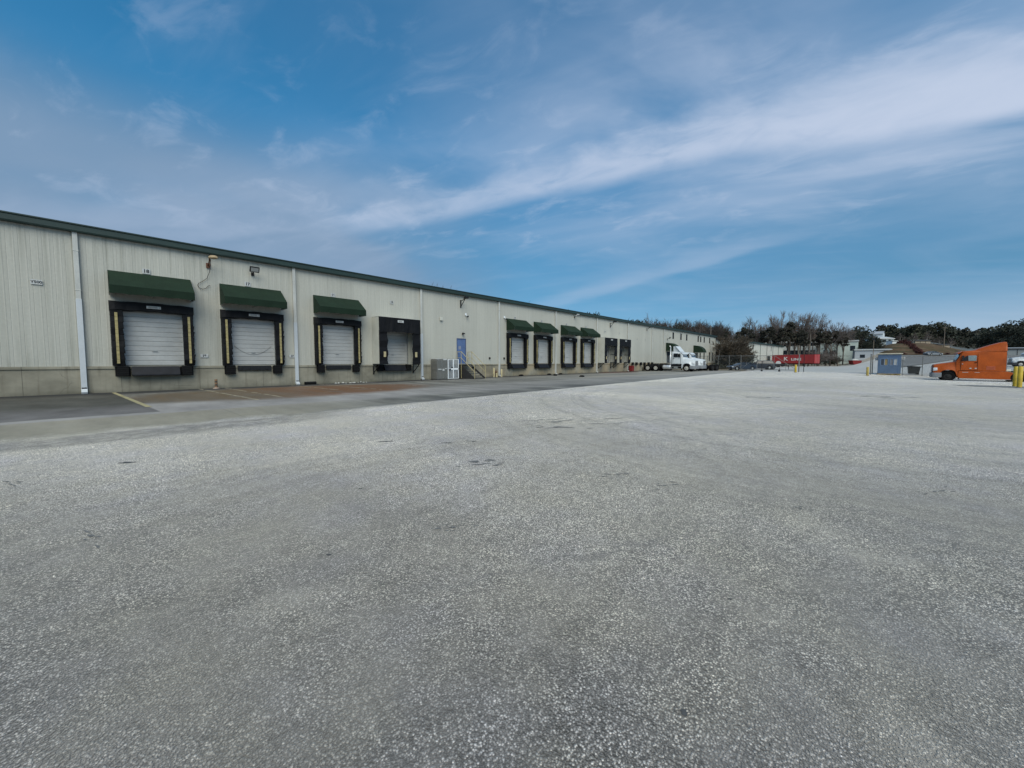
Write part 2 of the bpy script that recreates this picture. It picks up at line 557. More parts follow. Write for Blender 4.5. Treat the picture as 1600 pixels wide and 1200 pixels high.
    al = g.math('ADD', g.mapr(af, .3, .7, .075, .215, False), g.math('MULTIPLY', g.math('SUBTRACT', ag, .5), .07))
    al = g.math('MULTIPLY', al, g.mapr(lan, .32, .68, .68, 1.42, False))
    al = g.math('MULTIPLY', al, arcs)
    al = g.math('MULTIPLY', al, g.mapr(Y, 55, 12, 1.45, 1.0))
    asph = g.vmath('MULTIPLY', (1.07, 1.03, .90), g.comb(al, al, al))
    # paler worn lane between dock strip and yard
    lane = g.math('MULTIPLY', g.mapr(Xn, 7.6, 9.2), g.mapr(Xn, 13.6, 12.0))
    asph = g.mix(g.math('MULTIPLY', lane, g.mapr(Y, 22, 6, .30, .95)), asph, g.vmath('MULTIPLY', (1.06, 1.0, .93), g.comb(*[g.mapr(af, .3, .7, .20, .34, False)] * 3)))
    # sandy streak left by run-off further down the yard
    sand = g.math('MULTIPLY', g.mapr(g.math('ABSOLUTE', g.math('SUBTRACT', Xn, g.mapr(Y, 35, 70, 7.4, 13.0, False))), 1.5, .4), g.math('MULTIPLY', g.mapr(Y, 27, 36), g.mapr(Y, 84, 72)))
    asph = g.mix(g.math('MULTIPLY', sand, .75), asph, (.30, .275, .225))
    # strip of tan concrete
    ct = g.math('MULTIPLY', g.mapr(g.noise(g.scalev(p, (.3, 1, 1)), .8, 6, .7), .3, .7, .74, 1.14, False), g.mapr(fine, .3, .7, .9, 1.08, False))
    conc = g.vmath('MULTIPLY', (.285, .262, .205), g.comb(ct, ct, ct))
    cj = g.math('ABSOLUTE', g.math('SUBTRACT', g.math('FRACT', g.math('DIVIDE', Y, 4.4)), .62))
    conc = g.mix(g.mapr(cj, .004, .002, 0, .5), conc, (.11, .105, .09))
    Xs = g.math('ADD', X, g.math('MULTIPLY', g.math('SUBTRACT', n_edge2, .5), .5))
    cm = g.math('MULTIPLY', g.math('MULTIPLY', g.mapr(Xs, 12.05, 12.2), g.mapr(Yn, 9, 2.2)), g.mapr(g.noise(p, .9, 5, .7), .28, .5, .55, 1.0))
    c = g.mix(cm, asph, conc)
    # rust wash and brown dust in front of docks 18 to 15
    ex = g.math('DIVIDE', g.math('SUBTRACT', Xn, 5.6), 4.2)
    ey = g.math('DIVIDE', g.math('SUBTRACT', Yn, 7.2), 7.4)
    el = g.math('ADD', g.math('MULTIPLY', ex, ex), g.math('MULTIPLY', ey, ey))
    rn = g.noise(g.scalev(p, (.8, .25, 1)), 1.3, 5, .65)
    rust = g.math('MULTIPLY', g.mapr(el, 1.25, .55), g.mapr(rn, .22, .46))
    rc = g.mix(g.mapr(Yn, 4.6, 7.6), (.128, .092, .054), (.150, .072, .032))
    c = g.mix(g.math('MULTIPLY', g.math('MULTIPLY', rust, g.mapr(lan, .3, .6, .55, 1.0)), .92), c, rc)
    # older dark repair left of the first bay line
    lineX = g.math('ADD', .62, g.math('MULTIPLY', X, .06))
    pm = g.math('MULTIPLY', g.mapr(g.math('SUBTRACT', Y, lineX), .03, -.03), g.mapr(Xs, 11.6, 11.5))
    pl = g.mapr(g.noise(g.scalev(p, (.5, .9, 1)), 1.0, 6, .65), .3, .7, .045, .09, False)
    pt = g.mapr(Xn, 7.5, 10.5, 0, 1)
    pcol = g.mix(pt, g.vmath('MULTIPLY', (1.08, 1.04, .88), g.comb(pl, pl, pl)), g.vmath('MULTIPLY', (1.06, 1.0, .95), g.comb(*[g.math('MULTIPLY', pl, 1.9)] * 3)))
    c = g.mix(pm, c, pcol)
    # dark wet margin against the wall, deepened as painted contact shade
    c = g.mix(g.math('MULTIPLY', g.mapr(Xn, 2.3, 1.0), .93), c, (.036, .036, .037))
    # iron-red mud under the far shelters
    mx = g.math('DIVIDE', g.math('SUBTRACT', X, 1.2), 1.7)
    my = g.math('DIVIDE', g.math('SUBTRACT', Y, 51.0), 6.0)
    mud = g.mapr(g.math('ADD', g.math('ADD', g.math('MULTIPLY', mx, mx), g.math('MULTIPLY', my, my)), g.math('MULTIPLY', n_edge, .5)), 1.3, .8)
    c = g.mix(g.math('MULTIPLY', mud, .8), c, (.085, .034, .026))
    # edge of the yard surface, with a dark broken margin near the camera end
    brk = g.math('MULTIPLY', g.math('MULTIPLY', g.mapr(Xn, 15.0, 15.5), g.mapr(Xn, 17.0, 16.4)), g.mapr(Yn, 6.5, 3))
    edge = g.math('ADD', g.math('MULTIPLY', X, 1.0), g.math('ADD', g.math('MULTIPLY', Y, .03), g.math('MULTIPLY', g.math('SUBTRACT', g.noise(g.vmath('ADD', p, (4, 4, 4)), .55, 6, .7), .5), g.mapr(Y, 8, 2, .45, 3.2))))
    ymask = g.mapr(edge, g.math('SUBTRACT', 15.2, g.mapr(Y, 12, 3, .05, .5)), g.math('ADD', 15.3, g.mapr(Y, 12, 3, .1, .8)))
    seam = g.math('MULTIPLY', g.mapr(edge, 14.85, 15.05), g.mapr(edge, 15.35, 15.2))
    c = g.mix(g.math('MULTIPLY', seam, g.mapr(Y, 3, 6, .0, .5)), c, (.07, .072, .07))
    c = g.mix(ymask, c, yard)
    c = g.mix(g.math('MULTIPLY', brk, g.mapr(mid, .35, .6, .35, .8)), c, (.082, .078, .070))
    # ---- beyond the gate: pale concrete lot, then dead grass and dirt
    lot = g.mapr(Yn, 71.5, 73.5)
    ln = g.mapr(g.noise(g.scalev(p, (.12, .3, 1)), .5, 4, .55), .3, .7, .27, .36, False)
    lotc = g.vmath('MULTIPLY', (1.06, 1.02, .93), g.comb(ln, ln, ln))
    jx = g.math('ABSOLUTE', g.math('SUBTRACT', g.math('FRACT', g.math('DIVIDE', Y, 9.0)), .5))
    lotc = g.mix(g.mapr(jx, .012, .006, 0, .4), lotc, (.2, .2, .2))
    c = g.mix(lot, c, lotc)
    u = g.math('DIVIDE', r, g.math('MAXIMUM', d, 1.0))
    verge_d = g.math('ADD', 128.0, g.math('MULTIPLY', g.mapr(u, .86, .98), -6))
    dn = g.math('ADD', d, g.math('MULTIPLY', g.math('SUBTRACT', n_edge2, .5), 8))
    vg = g.math('ADD', g.mapr(g.math('SUBTRACT', dn, verge_d), -1, 1.5), g.math('MULTIPLY', g.mapr(u, .615, .60), g.mapr(Y, 72.0, 73.5)), clamp=True)
    gn = g.noise(p, .25, 6, .65)
    grass = g.ramp(gn, [(.3, (.085, .068, .036)), (.5, (.135, .105, .058)), (.7, (.17, .125, .072))])
    c = g.mix(vg, c, grass)
    wood = g.mapr(dn, 180, 205)
    c = g.mix(wood, c, (.035, .033, .02))
    hgt = g.math('ADD', g.math('MULTIPLY', d1, -.9), g.math('ADD', g.math('MULTIPLY', d2, -.5), g.math('MULTIPLY', fine, .8)))
    hgt = g.math('MULTIPLY', hgt, g.mapr(ymask, 0, 1, .25, 1.0, False))
    o = g.bsdf(c, g.mapr(ymask, 0, 1, .62, .70, False), 0, g.bump(hgt, .9, .012), g.mapr(ymask, 0, 1, .16, .42, False))
    g.put(o.inputs['Sheen Weight'], g.math('MULTIPLY', ymask, .34))
    o.inputs['Sheen Roughness'].default_value = .45
    g.put(o.inputs['Sheen Tint'], (1.0, .97, .90))
    return m


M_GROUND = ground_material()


# ------------------------------------------------------------------ ground sheet
def axis_pts(lo, hi, step, far, sign):
    pts = []
    t = lo
    while t <= hi:
        pts.append(t)
        t += step
    a, st = pts[-1], step
    while a < far:
        st *= 1.35
        a += st
        pts.append(a)
    a, st = pts[0], step
    pre = []
    while a > -far:
        st *= 1.35
        a -= st
        pre.append(a)
    return pre[::-1] + pts


xs = axis_pts(-24, 150, 3, 3500, 1)
ys = axis_pts(-12, 270, 3, 3500, 1)
g_ = MB()
nx = len(xs)
vs = []
for yy in ys:
    for xx in xs:
        dd = min(1.0, 0 if max(abs(xx), abs(yy)) < 600 else 1)
        vs.append((xx, yy, gz(xx, yy) if dd == 0 else gz(xx * 600 / max(abs(xx), abs(yy)), yy * 600 / max(abs(xx), abs(yy)))))
fs = [(j * nx + i, j * nx + i + 1, (j + 1) * nx + i + 1, (j + 1) * nx + i) for j in range(len(ys) - 1) for i in range(nx - 1)]
g_.add(vs, fs)
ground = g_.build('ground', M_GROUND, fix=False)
for pl in ground.data.polygons:
    pl.use_smooth = True
tag(ground, kind='structure')

# painted bay lines, each a thin sheet 4 mm above the ground
rl = random.Random(3)
for i, (y0, y1, x1, m) in enumerate([(.62, 1.2, 9.7, M_LINE), (3.9, 4.35, 9.6, M_LINE2), (5.05, 5.4, 8.8, M_LINE2), (8.5, 8.8, 6.5, M_LINE2),
                                     (10.2, 10.5, 8.0, M_LINE2), (13.4, 13.8, 8.2, M_LINE3), (15.9, 16.3, 9.5, M_LINE3), (18.9, 19.2, 10.5, M_LINE3),
                                     (20.6, 21.0, 9.5, M_LINE3), (24.6, 24.9, 8.8, M_LINE3), (28.6, 28.9, 8.0, M_LINE3), (32.4, 32.7, 8.5, M_LINE3)]):
    q = MB()
    n = 40
    for k in range(n):
        if i > 0 and rl.random() < (.18 if i < 5 else .3):
            continue
        a, b = k / n, (k + 1) / n
        X0, X1 = .25 + (x1 - .25) * a, .25 + (x1 - .25) * b
        Y0, Y1 = y0 + (y1 - y0) * a, y0 + (y1 - y0) * b
        w0, w1 = .06 * rl.uniform(.6, 1), .06 * rl.uniform(.6, 1)
        if i == 0:
            w0 = w1 = .075
        q.add([(X0, Y0 - w0, .004), (X1, Y1 - w0, .004), (X1, Y1 + w1, .004), (X0, Y0 + w1, .004)], [(0, 1, 2, 3)])
    tag(q.build('parking_line', m, fix=False), kind='structure')


# torn and tarred spots in the yard surface: x, y, half length, half width, turn, kind
rs = random.Random(11)
for cx, cy, w, h, a, kd in [(21.31, 7.88, 1.6, 0.22, 0.2, 2),
                            (21.65, 7.9, 0.9, 0.2, 0.1, 2),
                            (22.28, 7.33, 0.9, 0.14, 0.1, 2),
                            (22.45, 8.23, 0.8, 0.12, 0.1, 2),
                            (21.71, 6.93, 0.5, 0.12, 0.4, 2),
                            (24.78, 4.63, 0.34, 0.09, 0.35, 2),
                            (25.45, 4.7, 0.36, 0.08, 0.3, 2),
                            (22.34, -0.05, 0.32, 0.06, -0.5, 2),
                            (19.12, 0.28, 0.22, 0.1, 0, 1),
                            (24.41, 2.06, 0.16, 0.05, 0.3, 2),
                            (24.51, 2.14, 0.18, 0.05, 0.2, 2),
                            (21.75, 4.74, 0.25, 0.12, 0.3, 2),
                            (23.01, 3.85, 0.5, 0.2, 0.2, 2),
                            (23.2, 3.83, 0.4, 0.1, 0.2, 2),
                            (27.87, 6.58, 0.3, 0.07, 0.4, 2),
                            (26.59, 2.66, 0.03, 0.02, 0, 1),
                            (24.15, 1.18, 0.035, 0.03, 0, 1),
                            (22.83, 2.07, 0.07, 0.05, 0, 1),
                            (28.38, 23.0, 3.0, 0.5, 0.2, 2),
                            (24.11, 19.08, 1.5, 0.35, 0.1, 2),
                            (21.53, 4.38, 0.25, 0.1, 0, 1),
                            (20.57, 3.66, 0.22, 0.1, 0.2, 1),
                            (19.41, -0.74, 0.5, 0.07, -0.3, 2),
                            (26.75, 4.84, 0.14, 0.04, 0.1, 2),
                            (26.65, 1.65, 0.05, 0.035, 0.4, 1)]:
    m = M_TAR if kd == 1 else M_TAR2
    q = MB()
    ang = a + AZ
    w, h = w * .55, h * .5
    for c_ in range(1 if kd == 1 else 7):
        ox_, oy_ = (0, 0) if kd == 1 else (rs.gauss(0, w * .6), rs.gauss(0, h * 1.2))
        w_, h_ = (w, h) if kd == 1 else (w * rs.uniform(.10, .42), h * rs.uniform(.15, .5))
        n = 14
        zz = .004 + gz(cx, cy) + .0006 * c_
        P = lambda lx, ly: (cx + (lx + ox_) * cos(ang) - (ly + oy_) * sin(ang), cy + (lx + ox_) * sin(ang) + (ly + oy_) * cos(ang), zz)
        ring = []
        for k in range(n):
            t = 2 * pi * k / n
            f = rs.uniform(.3, 1.3)
            ring.append(P(cos(t) * w_ * f, sin(t) * h_ * f))
        q.add([P(0, 0)] + ring, [(0, 1 + k, 1 + (k + 1) % n) for k in range(n)])
    tag(q.build('pavement_patch', m, fix=False), kind='structure')

# ------------------------------------------------------------------ warehouse
EAVE, DOCK = 7.5, 1.30
Y0, Y1, BACK = -14.0, 103.5, -58.0
WH = thing('warehouse', 'long cream metal warehouse with dark green gutter, concrete base and a row of dock doors', 'warehouse', (0, 0, 0))
DOCKS = {18: 2.21, 17: 6.58, 16: 11.60, 15: 15.90, 14: 30.27, 13: 34.65, 12: 39.78, 11: 44.15, 10: 48.86, 9: 53.14}
SHELTERS = (15, 10, 9)
WIN = [75.1, 79.3, 82.65, 90.0, 91.8, 94.3, 98.5]
WIN2 = [89.6, 91.7, 94.5, 98.6, 101.3]
holes = []
for n, yc in DOCKS.items():
    hw = 1.32 if n in SHELTERS else 1.2
    holes.append((yc - hw, yc + hw, DOCK, 3.95 if n in SHELTERS else 4.1))
holes.append((22.22, 23.30, 1.32, 3.62))
holes += [(w - .38, w + .38, 5.85, 7.1) for w in WIN] + [(w - .38, w + .38, 1.7, 3.75) for w in WIN2]
holes += [(72.2, 73.6, 1.32, 3.4)]

# ribbed sheet wall: profile along Y, cut out at every opening
prof = {}
P = .33
k0, k1 = int(Y0 / P), int(Y1 / P)
for k in range(k0, k1):
    b = k * P
    for off, dx in ((0, 0), (.016, -.007), (.032, 0), (.185, 0), (.198, .005), (.222, .005), (.235, 0)):
        prof[round(b + off, 4)] = dx
for h in holes:
    for e in h[:2]:
        prof.setdefault(round(e, 4), 0.0)
yk = sorted(prof)
zk = sorted({DOCK - .02, EAVE} | {h[2] for h in holes} | {h[3] for h in holes})
q = MB()
idx = {}
for j, z in enumerate(zk):
    for i, y in enumerate(yk):
        idx[i, j] = len(q.v)
        q.v.append((prof[y], y, z))
for i in range(len(yk) - 1):
    ym = (yk[i] + yk[i + 1]) / 2
    hs = [h for h in holes if h[0] < ym < h[1]]
    for j in range(len(zk) - 1):
        zm = (zk[j] + zk[j + 1]) / 2
        if any(h[2] < zm < h[3] for h in hs):
            continue
        q.f.append((idx[i, j], idx[i + 1, j], idx[i + 1, j + 1], idx[i, j + 1]))
        q.m.append(0)
q.build('wall', M_WALL, WH, fix=False)
q = MB()
q.prism([(BACK, -.2), (-.02, -.2), (-.02, EAVE), (BACK / 2, EAVE + .65), (BACK, EAVE)], 'y', Y1 + .002, Y1 + .12)
q.prism([(BACK, -.2), (-.02, -.2), (-.02, EAVE), (BACK / 2, EAVE + .65), (BACK, EAVE)], 'y', Y0 - .12, Y0 - .002)
q.box(BACK - .1, BACK, Y0, Y1, -.2, EAVE - .01)
q.build('end_wall', M_WALL, WH)
q = MB()
q.box(-2.5, -2.45, Y0 + .2, Y1 - .2, DOCK, EAVE - .2)       # dark lining behind the openings
q.box(-2.45, -.03, Y0 + .2, Y1 - .2, DOCK - .06, DOCK - .05)
q.build('interior', M_DARK, WH)
q = MB()
q.box(-.25, .03, Y0, Y1 + .1, -.4, 1.14)
q.build('base_wall', M_CONC, WH)
q = MB()
q.box(-.25, .075, Y0, Y1 + .1, 1.142, 1.275)
q.build('ledge', M_CONC, WH, bevel=.02)
q = MB()
q.add([(.18, Y0 - .15, EAVE + .20), (.18, Y1 + .15, EAVE + .20), (BACK / 2, Y1 + .15, EAVE + .85), (BACK / 2, Y0 - .15, EAVE + .85), (BACK - .2, Y1 + .15, EAVE + .20), (BACK - .2, Y0 - .15, EAVE + .20)],
      [(0, 1, 2, 3), (3, 2, 4, 5)])
q.build('roof', M_ROOF, WH)
q = MB()
q.prism([(.035, 7.46), (.235, 7.46), (.26, 7.52), (.26, 7.74), (.30, 7.78), (.30, 7.83), (.035, 7.83)], 'y', Y0 - .2, Y1 + .2)
q.build('gutter', M_GREEN_TRIM, WH)
for i, ys_ in enumerate([-.32, 8.9, 18.45, 27.6, 37.15, 46.65, 56.0, 65.2, 70.4]):
    q = MB()
    cut = (4.3, 3.9, 3.7, 3.4, 3.0, 2.6, 2.4, 2.3, 2.2)[i]
    q.box(.03, .14, ys_ - .085, ys_ + .085, cut, 7.48)
    for zz in (4.8, 6.6):
        q.box(.02, .15, ys_ - .10, ys_ + .10, zz, zz + .04)
    sp = q.build('downspout', M_SPOUT, WH, bevel=.012)
    q = MB()
    q.box(.028, .155, ys_ - .098, ys_ + .098, .16, cut + .12)
    q.prism([(.03, .30), (.03, .10), (.30, .0), (.34, .09), (.155, .22), (.155, .30)], 'y', ys_ - .102, ys_ + .102)
    q.build('lower_pipe', M_SPOUT2 if i < 3 else M_SPOUT, sp, bevel=.01)
# sectional doors, grooved
for n, yc in DOCKS.items():
    hw = 1.32 if n in SHELTERS else 1.2
    top = 3.95 if n in SHELTERS else 4.1
    q = MB()
    z = DOCK + .02
    prof_ = []
    while z < top:
        for dz, dx in ((0, -.13), (.02, -.105), (.222, -.105), (.235, -.118)):
            prof_.append((dx, min(z + dz, top)))
        z += .245
    poly = prof_ + [(-.16, top), (-.16, DOCK + .02)]
    q.prism(poly, 'y', yc - hw + .03, yc + hw - .03)
    dr = q.build('dock_door', M_DOOR, WH)
    q = MB()
    for sgn in (-1, 1):
        ye = yc + sgn * hw
        q.box(-.17, -.002, min(ye, ye - sgn * .06), max(ye, ye - sgn * .06), DOCK, top)
    q.box(-.17, -.002, yc - hw + .061, yc + hw - .061, top - .06, top - .001)
    q.box(-.098, -.07, yc - .1, yc + .1, DOCK + .72, DOCK + .76)
    q.build('door_frame', M_GALV, dr)
    if n == 17:                                                 # a slack rope hanging in a curve across door 17
        q = MB()
        pts = [(-.085, yc - .95 + 1.9 * t / 14, 2.45 - .52 * (1 - ((t - 7) / 7) ** 2)) for t in range(15)]
        q.tube(pts, .007, 6)
        q.build('slack_rope', M_CABLE, dr)
# personnel door
q = MB()
q.box(-.06, -.01, 22.27, 23.25, 1.33, 3.58)
q.box(-.01, -.004, 22.45, 22.72, 2.62, 2.92, 1)
pd = q.build('door', [M_BLUEDOOR, mat('faded_notice', (.22, .24, .30), .7)], WH)
q = MB()
for a, b, c, d in ((22.22, 22.28, 1.32, 3.62), (23.24, 23.30, 1.32, 3.62)):
    q.box(-.08, .03, a, b, c, d)
q.box(-.08, .03, 22.281, 23.239, 3.57, 3.62)
q.build('door_frame', mat('blue_door_frame', (.07, .10, .19), .5), pd)
q = MB()
q.cyl((-.01, 22.37, 2.32), (.06, 22.37, 2.32), .018)
q.cyl((.06, 22.35, 2.32), (.06, 22.5, 2.32), .016)
q.build('handle', M_CHROME, pd)
for w, a, b in [(w, 5.85, 7.1) for w in WIN] + [(w, 1.7, 3.75) for w in WIN2]:
    q = MB()
    q.box(-.10, -.08, w - .35, w + .35, a + .03, b - .03)
    wn = q.build('window', M_GLASS, WH)
    q = MB()
    q.box(-.11, .012, w - .38, w - .34, a, b)
    q.box(-.11, .012, w + .34, w + .38, a, b)
    q.box(-.11, .012, w - .339, w + .339, a, a + .04)
    q.box(-.11, .012, w - .339, w + .339, b - .04, b)
    q.build('window_frame', M_BLACKST, wn)
q = MB()
q.box(-.10, -.06, 72.24, 73.56, 1.34, 3.36)
gd = q.build('glass_door', M_GLASS, WH)
q = MB()
for a, b in ((72.2, 72.27), (72.87, 72.93), (73.53, 73.6)):
    q.box(-.12, .015, a, b, 1.32, 3.4)
q.build('door_frame', M_BLUEBOOTH, gd)

# ------------------------------------------------------------------ dock fittings
OTH = 'on the warehouse wall'
AW_L = {18: 'green canvas awning over dock 18, the widest and nearest beside the tall white downspout',
        17: 'green canvas awning over dock 17, under the black floodlight',
        16: 'green canvas awning over dock 16, next to the black dock shelter without awning',
        14: 'green canvas awning nearest the blue door and yellow stair rails, over dock 14',
        13: 'green canvas awning over dock 13, second along from the yellow bollards',
        12: 'green canvas awning over dock 12, third along from the yellow bollards',
        11: 'green canvas awning over dock 11, last before the pair of black shelters'}


def make_awning(label):
    t = thing('dock_awning', label, 'awning', group='green awnings over the dock doors')
    w = 1.55
    rnd = random.Random(4)
    q = MB()
    nseg = 10
    for i in range(nseg):                                       # sagging cloth between ribs
        ya, yb = -w + 2 * w * i / nseg, -w + 2 * w * (i + 1) / nseg
        for k in range(4):
            def pt(y, f):
                sag = .022 * sin(pi * f) * (1 + .6 * sin(7 * y)) + .012 * sin(3.1 * y + 1) * sin(pi * f)
                return (.03 + 1.13 * f, y, 5.93 - .83 * f - sag)
            a, b, c, d = pt(ya, k / 4), pt(yb, k / 4), pt(yb, (k + 1) / 4), pt(ya, (k + 1) / 4)
            q.add([a, b, c, d], [(0, 1, 2, 3)])
    for s in (-1, 1):                                           # cheeks
        q.add([(.03, s * w, 5.93), (1.16, s * w, 5.10), (1.15, s * w, 4.72), (.03, s * w, 4.72)], [(0, 1, 2, 3)])
    q.build('canopy', M_CANVAS, t, fix=False)
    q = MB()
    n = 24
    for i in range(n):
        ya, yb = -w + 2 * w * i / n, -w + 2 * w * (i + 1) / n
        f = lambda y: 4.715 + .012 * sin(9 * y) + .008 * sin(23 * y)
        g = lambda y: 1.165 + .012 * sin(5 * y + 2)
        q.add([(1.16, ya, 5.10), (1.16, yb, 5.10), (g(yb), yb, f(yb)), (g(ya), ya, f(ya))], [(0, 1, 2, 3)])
    q.build('valance', M_CANVAS_SHADED, t, fix=False)
    q = MB()
    for y in (-w + .02, 0, w - .02):
        q.tube([(.05, y, 5.86), (1.13, y, 5.05), (1.13, y, 4.75), (.05, y, 4.75)], .018, 6)
    q.tube([(1.13, -w + .02, 4.75), (1.13, w - .02, 4.75)], .018, 6)
    q.tube([(1.13, -w + .02, 5.05), (1.13, w - .02, 5.05)], .018, 6)
    q.build('frame', M_GALV, t)
    return t


aw = None
for n, lb in AW_L.items():
    loc = (.014, DOCKS[n], 0)
    if aw is None:
        aw = make_awning(lb)
        aw.location = loc
    else:
        dup(aw, loc, 0, lb)


def make_seal(label):
    t = thing('dock_seal', label, 'dock seal', group='padded black dock seals round the doors')
    def pad(y0, y1, inner):
        q = MB()
        n = 9
        for k in range(n):
            za, zb = 1.3 + 2.72 * k / n, 1.3 + 2.72 * (k + 1) / n
            f = lambda z: .34 + .022 * sin(6 * z + inner) + .012 * sin(17 * z)
            b = .10 if k == 0 else 0
            v = [(.02, y0, za), (.02, y1, za), (f(za) - b, y1 + inner * .03, za), (f(za) - b, y0 + inner * .02, za),
                 (.02, y0, zb), (.02, y1, zb), (f(zb), y1 + inner * .03 * cos(5 * zb), zb), (f(zb), y0 + inner * .02, zb)]
            q.add(v, [(0, 1, 2, 3)[::-1], (4, 5, 6, 7), (0, 1, 5, 4), (1, 2, 6, 5), (2, 3, 7, 6), (3, 0, 4, 7)])
        return q
    for s in (-1, 1):
        a, b = sorted((s * 1.13, s * 1.57))
        p = pad(a, b, -s).build('side_pad', M_VINYL, t, bevel=.02)
        q = MB()
        yc = s * 1.36
        n = 12
        for k in range(n):
            za, zb = 1.42 + 2.48 * k / n, 1.42 + 2.48 * (k + 1) / n
            q.add([(.372, yc - .05, za), (.372, yc + .05, za), (.372, yc + .05, zb - .01), (.372, yc - .05, zb - .01),
                   (.33, yc - .05, za), (.33, yc + .05, za), (.33, yc + .05, zb - .01), (.33, yc - .05, zb - .01)],
                  [(0, 1, 2, 3), (4, 7, 6, 5), (0, 4, 5, 1), (1, 5, 6, 2), (2, 6, 7, 3), (3, 7, 4, 0)])
        q.build('guide_stripe', M_YSTRIPE, p)
    q = MB()
    n = 16
    for k in range(n):                                          # drooping head pad
        ya, yb = -1.58 + 3.16 * k / n, -1.58 + 3.16 * (k + 1) / n
        lo = lambda y: 3.98 + .05 * cos(y * 1.1) + .015 * sin(9 * y)
        hi = lambda y: 4.50 - .02 * abs(y) + .012 * sin(7 * y)
        fr = lambda y: .36 + .02 * sin(8 * y)
        v = [(.02, ya, lo(ya)), (fr(ya), ya, lo(ya) + .04), (fr(ya) - .03, ya, hi(ya) - .04), (.02, ya, hi(ya)),
             (.02, yb, lo(yb)), (fr(yb), yb, lo(yb) + .04), (fr(yb) - .03, yb, hi(yb) - .04), (.02, yb, hi(yb))]
        q.add(v, [(0, 1, 2, 3)[::-1], (4, 5, 6, 7), (0, 1, 5, 4), (1, 2, 6, 5), (2, 3, 7, 6), (3, 0, 4, 7)])
    q.build('head_pad', M_VINYL, t)
    q = MB()
    q.box(.375, .395, -.27, .27, 4.18, 4.31)
    q.box(.395, .402, -.20, .14, 4.205, 4.285, 1)
    q.cyl((.395, .22, 4.245), (.41, .22, 4.245), .028, None, 10, True, 1)
    q.cyl((.395, -.235, 4.245), (.41, -.235, 4.245), .016, None, 10, True, 1)
    q.build('sign_plate', [M_SIGNW, mat('worn_grey_print', (.26, .26, .25), .6)], t)
    return t


def make_leveler(label, lip):
    t = thing('dock_leveler', label, 'dock leveler', group='dock levelers with rubber bumpers')
    q = MB()
    if lip:
        q.prism([(.08, 1.27), (.16, 1.27), (.40, .86), (.37, .82), (.08, .84)], 'y', -.92, .92)
        q.box(.36, .40, -.9, .9, .80, .86)
    else:
        q.box(.08, .16, -.86, .86, .98, 1.27)
        for y in (-.7, -.3, .2, .62):
            q.box(.16, .19, y - .05, y + .05, 1.02, 1.2)
    q.build('lip_plate', M_LIP if lip else M_BLACKST, t, bevel=.012)
    for s in (-1, 1):
        q = MB()
        for k in range(5):
            q.box(.08 + .0, .30 + .01 * (k % 2), s * 1.22 - .21, s * 1.22 + .21, .80 + .1 * k, .893 + .1 * k)
        q.box(.08, .11, s * 1.22 - .27, s * 1.22 + .27, .78, 1.27)
        q.build('bumper', M_RUBBER, t, bevel=.02)
    return t


SEAL_AT = {18: 'beneath the nearest green awning', 17: 'at dock 17, a rope across its door', 16: 'at dock 16 left of the boxy shelter', 14: 'at dock 14 right of the yellow bollards',
           13: 'at dock 13 just before a downspout', 12: 'at dock 12 just past a downspout', 11: 'at dock 11 left of the twin shelters'}
seal = lev = None
for n, at in SEAL_AT.items():
    loc = (.032, DOCKS[n], 0)
    lb = 'padded black dock seal with yellow stripes ' + at
    if seal is None:
        seal = make_seal(lb)
        seal.location = loc
    else:
        dup(seal, loc, 0, lb)
LEV_AT = {18: 'steel lip plate and rubber bumpers hanging below the nearest dock door', 14: 'steel lip plate and rubber bumpers below dock 14, nearest the yellow bollards',
          13: 'steel lip plate and rubber bumpers below the second door past the yellow bollards', 12: 'steel lip plate and rubber bumpers below the third door past the yellow bollards',
          11: 'steel lip plate and rubber bumpers below the last awning before the twin shelters', 15: 'steel lip plate between the bracket struts below the dock 15 shelter'}
for n, lb in LEV_AT.items():
    loc = (0, DOCKS[n], 0)
    if lev is None:
        lev = make_leveler(lb, True)
        lev.location = loc
    else:
        dup(lev, loc, 0, lb)
lev2 = make_leveler('black open pit leveler with two rubber bumpers below the dock 17 door', False)
lev2.location = (0, DOCKS[17], 0)
dup(lev2, (0, DOCKS[16], 0), 0, 'black open pit leveler with two rubber bumpers below the dock 16 door')


